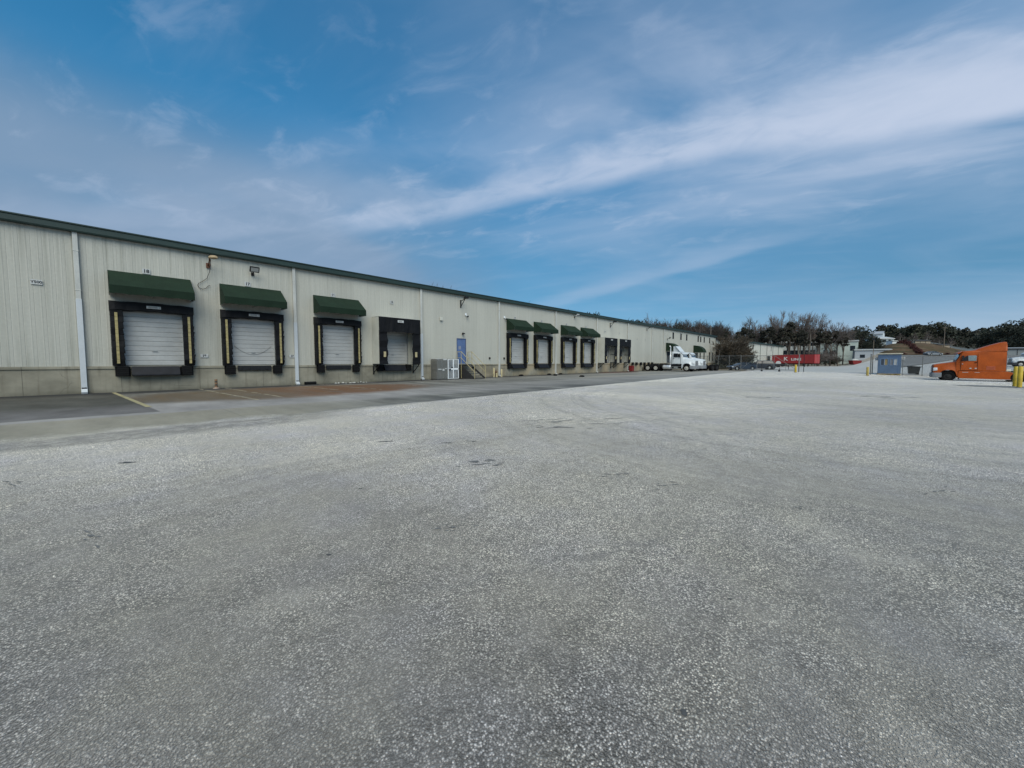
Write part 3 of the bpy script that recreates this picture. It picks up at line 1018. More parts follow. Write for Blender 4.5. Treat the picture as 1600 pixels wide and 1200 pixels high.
def make_shelter(label):
    t = thing('dock_shelter', label, 'dock shelter', group='boxy dock shelters with black curtains')
    W_, X_, Z0, Z1 = 1.74, 1.0, 1.36, 4.80
    for s in (-1, 1):
        q = MB()
        a, b = sorted((s * W_, s * (W_ - .04)))
        q.box(.0, X_, a, b, Z0, Z1)
        p = q.build('side_panel', M_PANEL, t)
        e = s * (W_ - .04)
        for zz in (Z0 + .02, 2.5, 3.65, Z1 - .09):
            c, d = sorted((e, e - s * .05))
            MB().box(.02, X_ - .03, c, d, zz, zz + .06).build('panel_bar', M_BLACKST, p)
    q = MB()
    q.box(0, X_, -W_ + .041, W_ - .041, Z1 - .03, Z1 + .0)
    q.box(0, X_ + .02, -W_ - .01, W_ + .01, Z1 + .002, Z1 + .03)
    q.build('top_panel', M_PANEL, t)
    for s in (-1, 1):
        q = MB()
        n = 10
        for k in range(n):
            za, zb = Z0 - .02 + 2.45 * k / n, Z0 - .02 + 2.45 * (k + 1) / n
            o_, i_ = s * (W_ + .012), s * 1.08
            bz = lambda z: .02 * sin(7 * z + s) + .012 * sin(19 * z)
            v = [(X_ + .012, o_, za), (X_ + .05 + bz(za), o_, za), (X_ + .04 + bz(za), i_ + bz(za), za), (X_ - .02, i_ + bz(za), za),
                 (X_ + .012, o_, zb), (X_ + .05 + bz(zb), o_, zb), (X_ + .04 + bz(zb), i_ + bz(zb), zb), (X_ - .02, i_ + bz(zb), zb)]
            q.add(v, [(0, 1, 2, 3), (7, 6, 5, 4), (0, 4, 5, 1), (1, 5, 6, 2), (2, 6, 7, 3), (3, 7, 4, 0)])
        cu = q.build('side_curtain', M_VINYL, t)
        q = MB()
        q.box(X_ + .055, X_ + .085, s * 1.34 - .09, s * 1.34 + .09, 1.86, 2.25)
        q.build('guide_tag', M_YPALE, cu)
    q = MB()
    n = 14
    for k in range(n):
        ya, yb = -W_ - .015 + (2 * W_ + .03) * k / n, -W_ - .015 + (2 * W_ + .03) * (k + 1) / n
        lo = lambda y: 3.70 + .04 * cos(1.3 * y) + .02 * sin(8 * y)
        bx = lambda y: .03 * sin(6 * y) + .015 * sin(15 * y)
        v = [(X_ + .055, ya, lo(ya)), (X_ + .10 + bx(ya), ya, lo(ya)), (X_ + .07, ya, Z1 - .02), (X_ + .02, ya, Z1 - .0),
             (X_ + .055, yb, lo(yb)), (X_ + .10 + bx(yb), yb, lo(yb)), (X_ + .07, yb, Z1 - .02), (X_ + .02, yb, Z1 - .0)]
        q.add(v, [(0, 1, 2, 3)[::-1], (4, 5, 6, 7), (0, 1, 5, 4), (1, 2, 6, 5), (2, 3, 7, 6), (3, 0, 4, 7)])
    q.build('head_curtain', M_VINYL, t)
    q = MB()
    q.box(X_ + .14, X_ + .155, -.28, .22, 4.45, 4.62)
    q.box(X_ + .155, X_ + .16, -.2, .08, 4.49, 4.58, 1)
    q.build('sign_plate', [M_SIGNW, mat('worn_grey_print', (.26, .26, .25), .6)], t)
    for s in (-1, 1):
        q = MB()
        y = s * (W_ - .03)
        q.box(.0, .95, y - .035, y + .035, 1.27, 1.34)
        q.box(.0, .07, y - .035, y + .035, .58, 1.268)
        q.cyl((.05, y, .64), (.90, y, 1.28), .036, None, 6)
        q.build('bracket', M_BLACKST, t)
    return t


SH_AT = {15: 'boxy dock shelter with pale sides and black curtains beside dock 16', 10: 'boxy dock shelter with a wide pale side panel, just past the last square awning',
         9: 'boxy dock shelter at dock 9, second of the far pair, before the red bin'}
sh = None
for n, lb in SH_AT.items():
    loc = (.032, DOCKS[n], 0)
    if sh is None:
        sh = make_shelter(lb)
        sh.location = loc
    else:
        dup(sh, loc, 0, lb)

bump = None
for i, y in enumerate([57.6, 58.96, 60.6, 62.0, 63.65, 65.1]):
    lb = 'black rubber dock bumper in the bare row on the ledge behind the white trucks'
    if bump is None:
        q = MB()
        for k in range(4):
            q.box(0, .20 + .012 * (k % 2), -.28, .28, -.22 + k * .11, -.115 + k * .11)
        bump = q.build('dock_bumper', M_RUBBER, bevel=.02)
        tag(bump, lb, 'bumper', 'rubber bumpers along the bare dock edge')
        bump.location = (.078, y, 1.2)
    else:
        dup(bump, (.078, y, 1.2), 0)


# number plates over the docks
def number_sign(s, y, z, size, label, plate=True, w=None):
    t = thing('number_sign', label, 'number sign', (.034, y, z), 0, 'dock number signs')
    if plate:
        q = MB()
        w = w or size * .75 * len(s)
        q.box(0, .012, -w / 2, w / 2, -size * .62, size * .62)
        q.build('plate', M_SIGNW, t)
    text('digits', s, size * 1.15, M_TXT, t, (.015, 0, 0), (pi / 2, 0, pi / 2), .008)
    return t


SIGN_AT = {18: 'above the nearest green awning', 17: 'between the floodlight and the second green awning', 16: 'above the third green awning', 15: 'above the nearest boxy shelter',
           14: 'above the first awning past the blue door', 13: 'above the second awning past the blue door', 12: 'above the third awning past the blue door', 11: 'above the fourth awning past the blue door',
           10: 'above the left of the twin far shelters', 9: 'above the right of the twin far shelters', 8: 'above the red bin', 7: 'left of the far bracket lamp downspout', 6: 'just behind the white truck exhaust'}
for n, y, z in ((18, 2.03, 6.09), (17, 6.39, 6.09), (16, 11.36, 6.07), (15, 15.80, 6.10), (14, 30.0, 6.08), (13, 34.5, 6.08), (12, 39.4, 6.08), (11, 43.9, 6.08), (10, 48.9, 5.75), (9, 53.2, 5.72), (8, 59.3, 5.1), (7, 62.4, 5.1), (6, 65.6, 5.1)):
    number_sign(str(n), y, z, .20 if n > 15 else .19, 'white number plate %d ' % n + SIGN_AT[n], True)
number_sign('18', 4.21, 1.83, .15, 'small low plate numbered 18 between docks 18 and 17', True, .34)
number_sign('17', 8.67, 1.86, .15, 'small low plate numbered 17 beside the second downspout', True, .34)
t = thing('wall_sign', 'small white sign marked Y500 on the bare wall left of the first downspout', 'sign', (.034, -1.54, 5.02))
q = MB()
q.box(0, .015, -.17, .17, -.105, .105)
q.build('plate', M_SIGNW, t)
text('lettering', 'Y500', .155, M_TXT, t, (.018, 0, 0), (pi / 2, 0, pi / 2), .004)


# lamps, cameras, cables
def floodlight(y, z, label, tilt=-.5, col=M_BLACKST):
    t = thing('floodlight', label, 'floodlight', (.034, y, z), 0)
    q = MB()
    q.box(0, .03, -.08, .08, -.10, .10)
    q.cyl((.02, 0, 0), (.34, 0, .12), .028, None, 8)
    q.build('arm', M_BLACKST, t)
    c, s = cos(tilt), sin(tilt)
    def T(p):
        return (.46 + p[0] * c - p[2] * s, p[1], .20 + p[0] * s + p[2] * c)
    q = MB()
    q.box(-.05, .06, -.24, .24, -.16, .16)
    q.v = [T(v) for v in q.v]
    hd = q.build('housing', col, t, bevel=.015)
    q = MB()
    q.box(.062, .072, -.19, .19, -.11, .11)
    q.v = [T(v) for v in q.v]
    q.build('lens', mat('cold_lens', (.30, .31, .30), .3), hd)
    return t


floodlight(6.66, 6.72, 'black square floodlight on a short arm above dock 17', -.45)
floodlight(41.2, 7.1, 'pale floodlight under the gutter above docks 12 and 11', -.7, M_SIGNW)
floodlight(72.1, 5.7, 'small floodlight above the first curved entrance canopy', -.6)
t = thing('wall_lamp', 'broken beige lamp on a rusty arm with a dangling cable near the gutter', 'wall lamp', (.034, 4.56, 6.85))
q = MB()
q.box(0, .04, -.09, .09, -.15, .12)
q.tube([(.03, 0, -.02), (.30, 0, .10), (.56, 0, .33)], .035, 8)
q.build('arm', M_RUST, t)
q = MB()
q.loft([(-.02, -.05, .05, .08, .06, .03), (.2, -.07, .10, .17, .12, .05), (.42, -.06, .08, .15, .11, .04), (.52, -.03, .04, .08, .06, .02)])
q.v = [(.52 + v[0] * .75, v[1] + v[0] * .4, .33 + v[2]) for v in q.v]
q.build('lamp_head', mat('sun_bleached_beige', (.36, .27, .16), .7), t, smooth=True)
q = MB()
q.tube([(.45, .05, .26), (.3, .06, .0), (.12, .04, -.35), (.04, -.08, -.72), (.03, -.28, -.92), (.03, -.44, -1.04), (.03, -.5, -1.16), (.03, -.44, -1.30), (.03, -.28, -1.34), (.03, -.14, -1.28), (.03, -.02, -1.12), (.03, .05, -1.10)], .014, 6)
q.build('cable', M_CABLE, t)


def bracket_lamp(y, z, label, sc=1.0):
    t = thing('bracket_lamp', label, 'wall lamp', (.034, y, z), 0, None, sc)
    q = MB()
    q.box(0, .03, -.06, .06, -.62, .06)
    q.tube([(.02, 0, -.55), (.62, 0, .12)], .03, 6)
    q.tube([(.02, 0, -.05), (.62, 0, .12)], .03, 6)
    q.build('bracket', M_BLACKST, t)
    q = MB()
    q.loft([(0, -.02, .12, .10, .08, .04), (.22, -.05, .16, .2, .15, .06), (.45, -.02, .12, .16, .12, .05)])
    q.v = [(v[0] + .5, v[1], v[2] + .14) for v in q.v]
    q.build('lamp_head', M_BLACKST, t, smooth=True)
    return t


bracket_lamp(22.7, 7.0, 'dark bracket lamp under the gutter above the blue door')
bracket_lamp(50.4, 7.0, 'dark bracket lamp under the gutter above the twin far shelters')
bracket_lamp(62.96, 7.1, 'dark bracket lamp beside a far downspout above the bare dock row', .7)


def camera(y, z, label):
    t = thing('security_camera', label, 'security camera', (.034, y, z))
    q = MB()
    q.box(0, .05, -.12, .06, .02, .22)
    q.cyl((.04, 0, .05), (.14, .06, -.02), .03, None, 8)
    q.build('bracket', M_WHITEP, t)
    q = MB()
    q.lathe([(.02, -.09), (.075, -.06), (.09, 0), (.08, .06), (.03, .09)], (.17, .10, -.08), (0, 0, 1), 14)
    q.build('dome', M_GLASS, t, smooth=True)
    return t


camera(23.3, 5.72, 'white bracket with black dome camera on the wall above the blue door')
camera(28.42, 5.9, 'dark dome camera on the wall left of the dock 14 awning')
t = tag(MB().box(.034, .14, 20.35, 20.62, 5.05, 5.33).build('junction_box', M_PANEL, bevel=.02), 'small pale junction box on the wall above the metal cages', 'junction box')
t = thing('door_lamp', 'small dark lamp just above the blue door', 'wall lamp', (.034, 22.9, 4.05))
MB().box(0, .05, -.07, .07, -.08, .06).build('mount', M_BLACKST, t)
q = MB()
q.loft([(.04, -.02, .10, .10, .07, .03), (.24, -.06, .04, .12, .1, .03)])
q.build('lamp_head', M_BLACKST, t, smooth=True)
for y, lb in ((26.3, 'small black wall outlet left of the fourth downspout'), (28.35, 'small black wall outlet right of the fourth downspout')):
    t = thing('wall_outlet', lb, 'outlet', (.034, y, 1.86), 0, 'black outlets low on the wall')
    MB().box(0, .06, -.09, .09, -.09, .09).build('cover', M_BLACKST, t, bevel=.015)
    MB().cyl((.05, 0, 0), (.11, 0, -.04), .05, None, 10).build('socket', M_RUBBER, t)


# curved entrance canopies at the far end
def dome_awning(y, label):
    t = thing('entrance_canopy', label, 'awning', (.034, y, 0), 0, 'curved green entrance canopies')
    q = MB()
    n = 9
    w, X_, zt, zb = 1.05, 2.0, 5.0, 3.45
    arc = [(X_ * sin(pi / 2 * k / n), zb + (zt - zb) * cos(pi / 2 * k / n)) for k in range(n + 1)]
    for (xa, za), (xb, zb_) in zip(arc, arc[1:]):
        q.add([(xa, -w, za), (xa, w, za), (xb, w, zb_), (xb, -w, zb_)], [(0, 1, 2, 3)])
    for s in (-1, 1):
        q.add([(0, s * w, zb)] + [(a, s * w, b) for a, b in arc], [tuple(range(n + 2))])
    q.build('canopy', M_CANVAS, t, fix=False)
    q = MB()
    q.tube([(.03, -w, zb), (X_, -w, zb), (X_, w, zb), (.03, w, zb)], .03, 6)
    q.build('frame', M_GALV, t)
    return t


dome_awning(72.6, 'curved green entrance canopy just behind the white truck')
dome_awning(88.0, 'curved green entrance canopy farther along, nearest the bare tree')
bracket_lamp(90.2, 7.3, 'pale-topped lamp under the gutter above the far narrow windows', .6)

# ------------------------------------------------------------------ stairs, cages, small yard things
t = thing('metal_stairs', 'dark steel stairs with yellow handrails leading down from the blue door', 'stairs', (.08, 0, 0))
q = MB()
q.box(0, .62, 22.18, 23.42, 1.20, 1.28)
q.build('landing', M_TREAD, t)
nst = 6
q = MB()
q2 = MB()
for k in range(nst):
    z = 1.28 - (k + 1) * 1.28 / (nst + .4)
    x = .62 + k * .29
    q2.box(x, x + .31, 22.24, 23.36, z - .045, z)
q2.build('treads', mat('worn_tread_plate', (.085, .082, .078), .65, .3, .5, 4), t, bevel=.006)
q.box(.02, .58, 22.2, 22.23, 0, 1.199)
q.prism([(.58, 1.199), (.66, 1.199), (2.42, .02), (2.42, 0), (.58, 0)], 'y', 22.2, 22.23)
q.build('stringer', M_TREAD, t)
MB().prism([(.58, 1.199), (.66, 1.199), (2.42, .12), (2.30, .02), (.58, 1.0)], 'y', 23.37, 23.40).build('stringer', M_TREAD, t)
for y in (22.17, 23.43):
    q = MB()
    q.tube([(.04, y, 1.3), (.04, y, 2.40)], .024, 8)
    q.tube([(.60, y, .05), (.60, y, 2.40)], .024, 8)
    q.tube([(.04, y, 2.40), (.60, y, 2.40), (2.38, y, 1.12), (2.38, y, .02)], .024, 8)
    q.tube([(.04, y, 1.85), (.60, y, 1.85), (2.38, y, .60)], .020, 8)
    q.build('handrail', M_YRAIL, t)

# chain / wire mesh as see-through pattern on thin sheets


def mesh_mat(name, col, pitch, wire, diag=True):
    m = bpy.data.materials.new(name)
    g = NG(m)
    x, y, z = g.sep(g.obj())
    h = g.math('ADD', x, y)
    if diag:
        a = g.math('ADD', h, z)
        b = g.math('SUBTRACT', h, z)
    else:
        a, b = h, z
    def line(v):
        f = g.math('FRACT', g.math('DIVIDE', v, pitch))
        return g.math('LESS_THAN', f, wire)
    al = g.math('MAXIMUM', line(a), line(b))
    g.bsdf(col, .6, .4, alpha=al)
    return m


M_CHAIN = mesh_mat('chain_link', (.09, .092, .092), .085, .075)
M_CAGEMESH = mesh_mat('cage_mesh', (.24, .24, .22), .06, .42, False)
M_CAGEMESHW = mesh_mat('white_cage_mesh', (.40, .42, .43), .06, .34, False)


def cage(y0, y1, z1, frame, meshm, label, cross):
    t = thing('gas_cage', label, 'cage', (.10, y0, 0), 0, 'storage cages against the warehouse wall')
    L, X_ = y1 - y0, .85
    f = .035
    q = MB()
    for x in (0, X_ - f):
        for y in (0, L - f):
            q.box(x, x + f, y, y + f, .05, z1)
    for z in (.05, z1 / 2, z1 - f):
        q.box(f, X_ - f, 0, f, z, z + f)
        q.box(f, X_ - f, L - f, L, z, z + f)
        q.box(X_ - f, X_, f, L - f, z, z + f)
        q.box(0, f, f, L - f, z, z + f)
    if cross:
        q.box(X_ - f - .003, X_ + .003, L / 2 - .05, L / 2 + .05, .05, z1)
        q.box(X_ - .002, X_ + .008, f, L - f, z1 / 2 - .05, z1 / 2 + .09)
        q.box(X_ - .002, X_ + .008, .0, .07, .05, z1)
        q.box(X_ - .002, X_ + .008, L - .07, L, .05, z1)
    q.build('frame', frame, t)
    q = MB()
    q.box(.005, X_ - .005, .005, L - .005, .06, z1 - .04)
    q.build('wire_mesh', meshm, t)
    q = MB()
    q.box(0.02, X_ - .02, .02, L - .02, .02, .05)
    q.box(0.02, X_ - .02, .02, L - .02, z1 * .52, z1 * .53)
    q.box(0, X_, 0, L, z1, z1 + .02)
    q.build('shelf', M_DKGALV, t)
    q = MB()
    if cross:
        q.box(X_ + .009, X_ + .02, .12, .32, z1 / 2 - .09, z1 / 2 + .06)
        q.box(X_ + .009, X_ + .02, .35, .55, z1 / 2 + .1, z1 / 2 + .2)
        q.build('sticker', M_TXT, t)
    else:
        q.box(X_ + .001, X_ + .01, .1, .46, z1 / 2 - .02, z1 / 2 + .06)
        q.box(X_ + .001, X_ + .01, .56, .76, z1 / 2 - .11, z1 / 2 + .05)
        q.box(X_ + .001, X_ + .01, .82, 1.0, z1 / 2 + .03, z1 / 2 + .10)
        q.box(X_ * .2, X_ * .8, .0, .4, z1 + .021, z1 + .06)
        q.box(X_ * .2, X_ + .01, .66, 1.02, z1 - .06, z1 + .05)
        q.build('label', M_SIGNW, t)
    for a in range(3):
        for b in range(2):
            q = MB()
            cx, cy = .18 + .25 * b + .1, .2 + a * (L - .4) / 2
            q.lathe([(.05, .06), (.14, .1), (.15, .2), (.15, .62), (.10, .74), (.04, .78), (.04, .84)], (cx, cy, 0), (0, 0, 1), 14)
            q.build('gas_bottle', M_DKGALV if not cross else mat('pale_gas_bottle', (.4, .42, .42), .5), t, smooth=True)
    return t


cage(19.34, 20.41, 1.70, M_DKGALV, M_CAGEMESH, 'grey wire mesh cage beside the third downspout', False)
cage(20.47, 21.66, 1.72, M_WHITEP, M_CAGEMESHW, 'white framed wire mesh cage beside the dark stairs', True)


def bollard(x, y, h, r, label, m, name='bollard', group=None):
    t = thing(name, label, 'bollard', (x, y, gz(x, y)), 0, group)
    q = MB()
    q.lathe([(r, 0), (r, h - r * .5), (r * .8, h - r * .12), (r * .3, h)], (0, 0, 0), (0, 0, 1), 20)
    q.build('post', m, t, smooth=True)
    q = MB()
    q.lathe([(r * 1.5, 0), (r * 1.5, .02), (r, .035)], (0, 0, 0), (0, 0, 1), 16)
    q.build('collar', M_TAR2, t)
    return t


bollard(.80, 26.15, .92, .085, 'pale yellow bollard left of the rusty standpipe', M_YPALE, group='pale yellow bollards guarding the standpipe')
bollard(1.0, 27.0, .80, .085, 'pale yellow bollard right of the rusty standpipe', M_YPALE, group='pale yellow bollards guarding the standpipe')
t = thing('standpipe', 'rusty standpipe with valve between two pale yellow bollards', 'standpipe', (.62, 26.6, 0))
MB().cyl((0, 0, 0), (0, 0, .55), .07).cyl((-.1, 0, .5), (.16, 0, .5), .06).build('pipe', M_RUST, t)
MB().cyl((0, -.0, .55), (0, 0, .72), .03).lathe([(.11, .68), (.11, .71)], (0, 0, 0), (0, 0, 1), 14).build('valve_wheel', M_RUST, t)
MB().cyl((.1, .0, 0), (.1, .0, .42), .10).build('sleeve', M_YPALE, t)
t = thing('delineator_post', 'short battered striped post on a pale foot at the dock wall', 'marker post', (.36, 4.63, 0))
MB().lathe([(.16, 0), (.15, .03), (.06, .07)], (0, 0, 0), (0, 0, 1), 14).build('foot', mat('pinkish_plastic', (.33, .25, .20), .6), t)
q = MB()
for k in range(5):
    q.lathe([(.065, .07 + k * .09), (.065, .155 + k * .09)], (0, 0, 0), (0, 0, 1), 12, k % 2)
q.build('sleeve', [mat('faded_orange_band', (.22, .12, .06), .7), mat('grubby_white_band', (.07, .055, .04), .7)], t)
q = MB()
q.lathe([(.10, 0), (.10, .7), (.085, .7), (.085, .0)], (.1, 9.35, .09), (0, 1, 0), 16)
tag(q.build('drain_pipe', M_RUBBER), 'short black pipe lying at the foot of the wall by the second downspout', 'pipe')
rd_ = random.Random(5)
for i in range(12):
    q = MB()
    w, l, h = rd_.uniform(.04, .09), rd_.uniform(.04, .10), rd_.uniform(.03, .09)
    q.loft([(-l, 0, h * .5, w * .5, w * .3, .02), (0, 0, h, w, w * .7, .03), (l * .8, 0, h * .6, w * .7, w * .4, .02)])
    o = q.build('rubbish_scrap', M_TARP)
    o.location = (.32 + rd_.uniform(-.12, .3), 11.1 + i * .21 + rd_.uniform(-.12, .12), .002)
    o.rotation_euler = (0, 0, rd_.uniform(0, 6))
    tag(o, 'white scrap of rubbish strewn at the wall foot below dock 16', 'rubbish', 'scraps of rubbish below dock 16')
blk = {(.55, 35.3): 'dark rubber block lying at the wall below dock 13', (.62, 37.45): 'dark rubber block at the foot of the downspout past dock 13', (6.5, 32.8): 'lone dark rubber block out on the asphalt before the docks', (2.5, 33.8): 'small dark lump on the asphalt in front of dock 13',
       (.4, 30.6): 'dark lump at the wall foot below dock 14'}
for (x, y), lb in blk.items():
    q = MB()
    q.prism([(-.22, 0), (.2, 0), (.24, .08), (.1, .17), (-.12, .16), (-.25, .07)], 'y', -.16, .16)
    o = q.build('rubber_block', M_RUBBER, bevel=.03)
    o.location = (x, y, .0)
    o.rotation_euler = (0, 0, x)
    tag(o, lb, 'rubber block', 'dark lumps lying near the docks')
t = thing('waste_bin', 'red steel bin at the dock wall behind the white truck', 'bin', (.45, 56.6, 0))
MB().prism([(-.26, .06), (.26, .06), (.30, .86), (-.30, .86)], 'y', -.34, .34).build('body', M_RED, t, bevel=.03)
MB().box(-.33, .33, -.37, .37, .862, .92).build('rim', mat('dull_red_rim', (.13, .012, .013), .6), t, bevel=.02)

# ------------------------------------------------------------------ vehicles
def wheel(parent, x, y, r, w, rim, name='wheel', dual=False):
    q = MB()
    prof = [(r * .55, -w / 2 + .02), (r * .60, -w / 2), (r * .93, -w / 2), (r, -w / 2 + .04), (r, w / 2 - .04), (r * .93, w / 2), (r * .60, w / 2), (r * .55, w / 2 - .02)]
    q.lathe(prof, (x, y, r), (0, 1, 0), 30)
    ty = q.build(name, M_TYRE, parent, smooth=True)
    q = MB()
    s = 1 if y > 0 else -1
    o = s * w / 2
    pr = [(r * .57, o * .98), (r * .57, o * 1.0 + s * .006), (r * .50, o * .9), (r * .47, o * .55), (r * .26, o * .5), (r * .22, o * .98), (r * .10, o * 1.02)] if dual else \
             [(r * .57, o * .98), (r * .57, o * 1.0 + s * .006), (r * .50, o * .95), (r * .42, o * 1.0), (r * .26, o * 1.12), (r * .20, o * 1.3), (r * .08, o * 1.34)]
    q.lathe(pr, (x, y, r), (0, 1, 0), 24)
    q.build('rim', rim, ty, smooth=True)
    q = MB()
    for k in range(8):
        t = k * pi / 4
        q.cyl((x + cos(t) * r * .33, y + o * .5, r + sin(t) * r * .33), (x + cos(t) * r * .33, y + o * 1.14, r + sin(t) * r * .33), .018, None, 6)
    q.build('wheel_nuts', M_RIMD if rim != M_RIMD else M_RUBBER, ty)
    return ty


def tractor(label, loc, rz, paint, sleeper, rim, bumper_m, roof=3.3, stacks=True, lamp=M_LAMP):
    t = thing('truck_tractor', label, 'truck', loc, rz)
    q = MB()
    q.loft([(1.09, .92, 1.66, .92, .74, .12), (1.03, .88, 1.80, 1.05, .82, .2), (.62, .86, 1.90, 1.17, .88, .28), (.53, .98, 1.92, 1.19, .89, .28), (.44, 1.12, 1.94, 1.20, .90, .28), (.28, 1.20, 1.97, 1.2, .92, .28),
            (0, 1.24, 2.02, 1.2, .95, .28), (-.3, 1.20, 2.08, 1.2, .97, .28), (-.46, 1.10, 2.12, 1.2, .98, .28), (-.55, .92, 2.15, 1.2, 1.0, .25), (-.62, .62, 2.17, 1.2, 1.02, .25), (-.74, .45, 2.19, 1.2, 1.04, .22)])
    hood = q.build('hood', paint, t, smooth=True)
    q = MB()
    q.loft([(-.55, 1.0, 2.19, 1.2, 1.06, .1), (-.72, 1.15, 2.60, 1.21, 1.05, .12), (-.87, 1.15, roof - .25, 1.21, 1.05, .14), (-1.0, 1.15, roof - .08, 1.22, 1.06, .2), (-1.3, 1.15, roof - .02, 1.22, 1.08, .22), (-1.9, 1.15, roof + .02, 1.22, 1.1, .2), (-2.2, 1.15, roof + .02, 1.22, 1.1, .2)] + ([] if sleeper else [(-2.26, 1.17, roof - .03, 1.18, 1.05, .15)]))
    cab = q.build('cab', paint, t, smooth=True)
    q = MB()
    q.prism([(-.535, 2.27), (-.515, 2.28), (-.845, roof - .28), (-.87, roof - .28)], 'y', -.97, .97)
    q.build('windscreen', M_GLASS, cab)
    q = MB()
    q.prism([(-.72, roof - .30), (-.60, roof - .36), (-.64, roof - .24), (-.95, roof - .05), (-1.0, roof - .08)], 'y', -1.06, 1.06)
    q.build('sun_visor', paint, cab)
    for s in (-1, 1):
        q = MB()
        a, b = sorted((s * 1.15, s * 1.228))
        q.prism([(-1.38, 2.22), (-1.92, 2.22), (-1.94, 2.72), (-1.86, 2.80), (-1.34, 2.78)], 'y', a, b)
        q.build('side_window', mat('side_glass_painted_bright', (.20, .25, .26), .08, 0, .2, 1) if sleeper else M_GLASS, cab)  # sleeper cab: brightness seen through the glass painted into its pale colour
        q = MB()
        q.prism([(-.92, 2.22), (-1.33, 2.22), (-1.30, 2.76), (-1.18, 2.72)], 'y', a, b)
        q.build('quarter_window', M_GLASS, cab)
        q = MB()
        a, b = sorted((s * 1.19, s * 1.232))
        for x in (-.86, -2.03):
            q.box(x - .008, x + .008, a, b, 1.2, roof - .35)
        q.box(-2.0, -.9, a, b, 1.195, 1.21)
        q.box(-1.98, -1.82, min(a, s * 1.25), max(b, s * 1.25), 2.02, 2.07)
        q.build('door_seam', M_RUBBER, cab)
        q = MB()
        q.box(-1.06, -.92, s * 1.30 - .06, s * 1.30 + .06, 2.25, 2.78)
        q.tube([(-.95, s * 1.1, 2.2), (-1.0, s * 1.3, 2.28)], .02, 6)
        q.tube([(-.95, s * 1.1, 2.75), (-1.0, s * 1.3, 2.7)], .02, 6)
        q.build('mirror', M_BLACKST, t, bevel=.03)
        q = MB()
        q.loft([(1.10, 1.12, 1.42, .12, .10, .05), (1.02, 1.12, 1.46, .17, .14, .05), (.80, 1.16, 1.46, .19, .16, .05)])
        q.v = [(v[0], v[1] + s * .93, v[2]) for v in q.v]
        q.build('headlight', lamp, hood, smooth=True)
    q = MB()
    q.box(1.085, 1.125, -.55, .55, .95, 1.62)
    for k in range(8):
        q.box(1.126, 1.14, -.52, .52, .98 + k * .08, 1.02 + k * .08, 1)
    q.build('grille', [M_BLACKST, M_CHROME], hood)
    q = MB()
    q.loft([(1.20, .42, .84, .92, .90, .08), (1.14, .38, .90, 1.12, 1.10, .08), (.95, .38, .92, 1.22, 1.2, .08), (.48, .42, .92, 1.235, 1.215, .06)])
    q.build('bumper', bumper_m, t, smooth=True)
    q = MB()
    end = -7.0 if sleeper else -6.75
    for s in (-1, 1):
        q.box(end, .9, s * .43 - .045, s * .43 + .045, .72, .99)
    for x in (end + .1, -5.35, -4.2, -2.6, -.6):
        q.box(x - .06, x + .06, -.385, .385, .75, .95)
    q.box(-3.9, -.7, -1.0, 1.0, .55, 1.10)
    q.box(-.68, .52, -.86, .86, .56, 1.17)
    q.box(-5.9, -4.9, -.5, .5, 1.0, 1.12)
    q.prism([(-4.75, 1.13), (-5.9, 1.13), (-6.05, 1.05), (-5.8, 1.2), (-4.9, 1.22)], 'y', -.45, .45)
    q.build('chassis', M_FRAME, t)
    for s in (-1, 1):
        wheel(t, 0, s * 1.03, .52, .30, rim)
        for x in (-4.72, -6.03):
            wheel(t, x, s * .98, .52, .56, rim, dual=True)
        q = MB()
        q.box(end + .02, end + .04, s * .98 - .3, s * .98 + .3, .2, .95)
        q.prism([(end + .02, .96), (-6.62, 1.0), (-6.6, .96), (end + .04, .9)], 'y', s * .98 - .3, s * .98 + .3)
        q.build('mud_flap', M_RUBBER, t)
        MB().box(-.80, -.77, s * 1.0 - .22, s * 1.0 + .22, .22, .7).build('mud_flap', M_RUBBER, t)
    if sleeper:
        q = MB()
        q.loft([(-2.19, 1.15, roof + .02, 1.22, 1.1, .2), (-2.5, 1.13, roof + .04, 1.24, 1.12, .2), (-3.7, 1.13, roof + .06, 1.24, 1.14, .2), (-3.92, 1.15, roof + .05, 1.23, 1.13, .2)])
        sl = q.build('sleeper', paint, t, smooth=True)
        q = MB()
        q.loft([(-1.86, roof - .1, roof + .03, 1.02, .85, .04), (-2.0, roof - .1, roof + .12, 1.05, .86, .08), (-2.25, roof - .1, roof + .27, 1.08, .88, .14), (-2.63, roof - .1, roof + .45, 1.13, .92, .2), (-3.1, roof - .1, roof + .65, 1.16, .96, .24), (-3.5, roof - .1, roof + .80, 1.18, 1.0, .25), (-3.78, roof - .1, roof + .87, 1.19, 1.04, .24), (-3.9, roof - .1, roof + .84, 1.19, 1.04, .2), (-3.94, roof - .1, roof + .6, 1.17, 1.04, .2)])
        q.build('roof_fairing', paint, sl, smooth=True)
        for s in (-1, 1):
            a, b = sorted((s * 1.2, s * 1.248))
            q = MB()
            q.box(-3.22, -2.62, a, b, 1.28, 1.66)
            for k in range(4):
                q.box(-3.15, -2.7, a, max(b, s * 1.256) if s > 0 else b, 1.33 + k * .08, 1.36 + k * .08)
            q.build('vent_panel', mat('dull_panel', tuple(c * .72 for c in (.50, .10, .03)), .5) if paint == M_ORANGE else M_GREYPL, sl)
            q = MB()
            a, b = sorted((s * 1.05, s * 1.245))
            q.prism([(-.70, .46), (-.72, 1.12), (-4.0, 1.12), (-4.42, .98), (-4.52, .93), (-4.52, .28), (-.86, .36)], 'y', a, b)
            sk = q.build('side_fairing', paint, t, bevel=.03)
            q = MB()
            a, b = sorted((s * 1.2, s * 1.252))
            q.box(-1.42, -1.0, a, b, .98, 1.02)
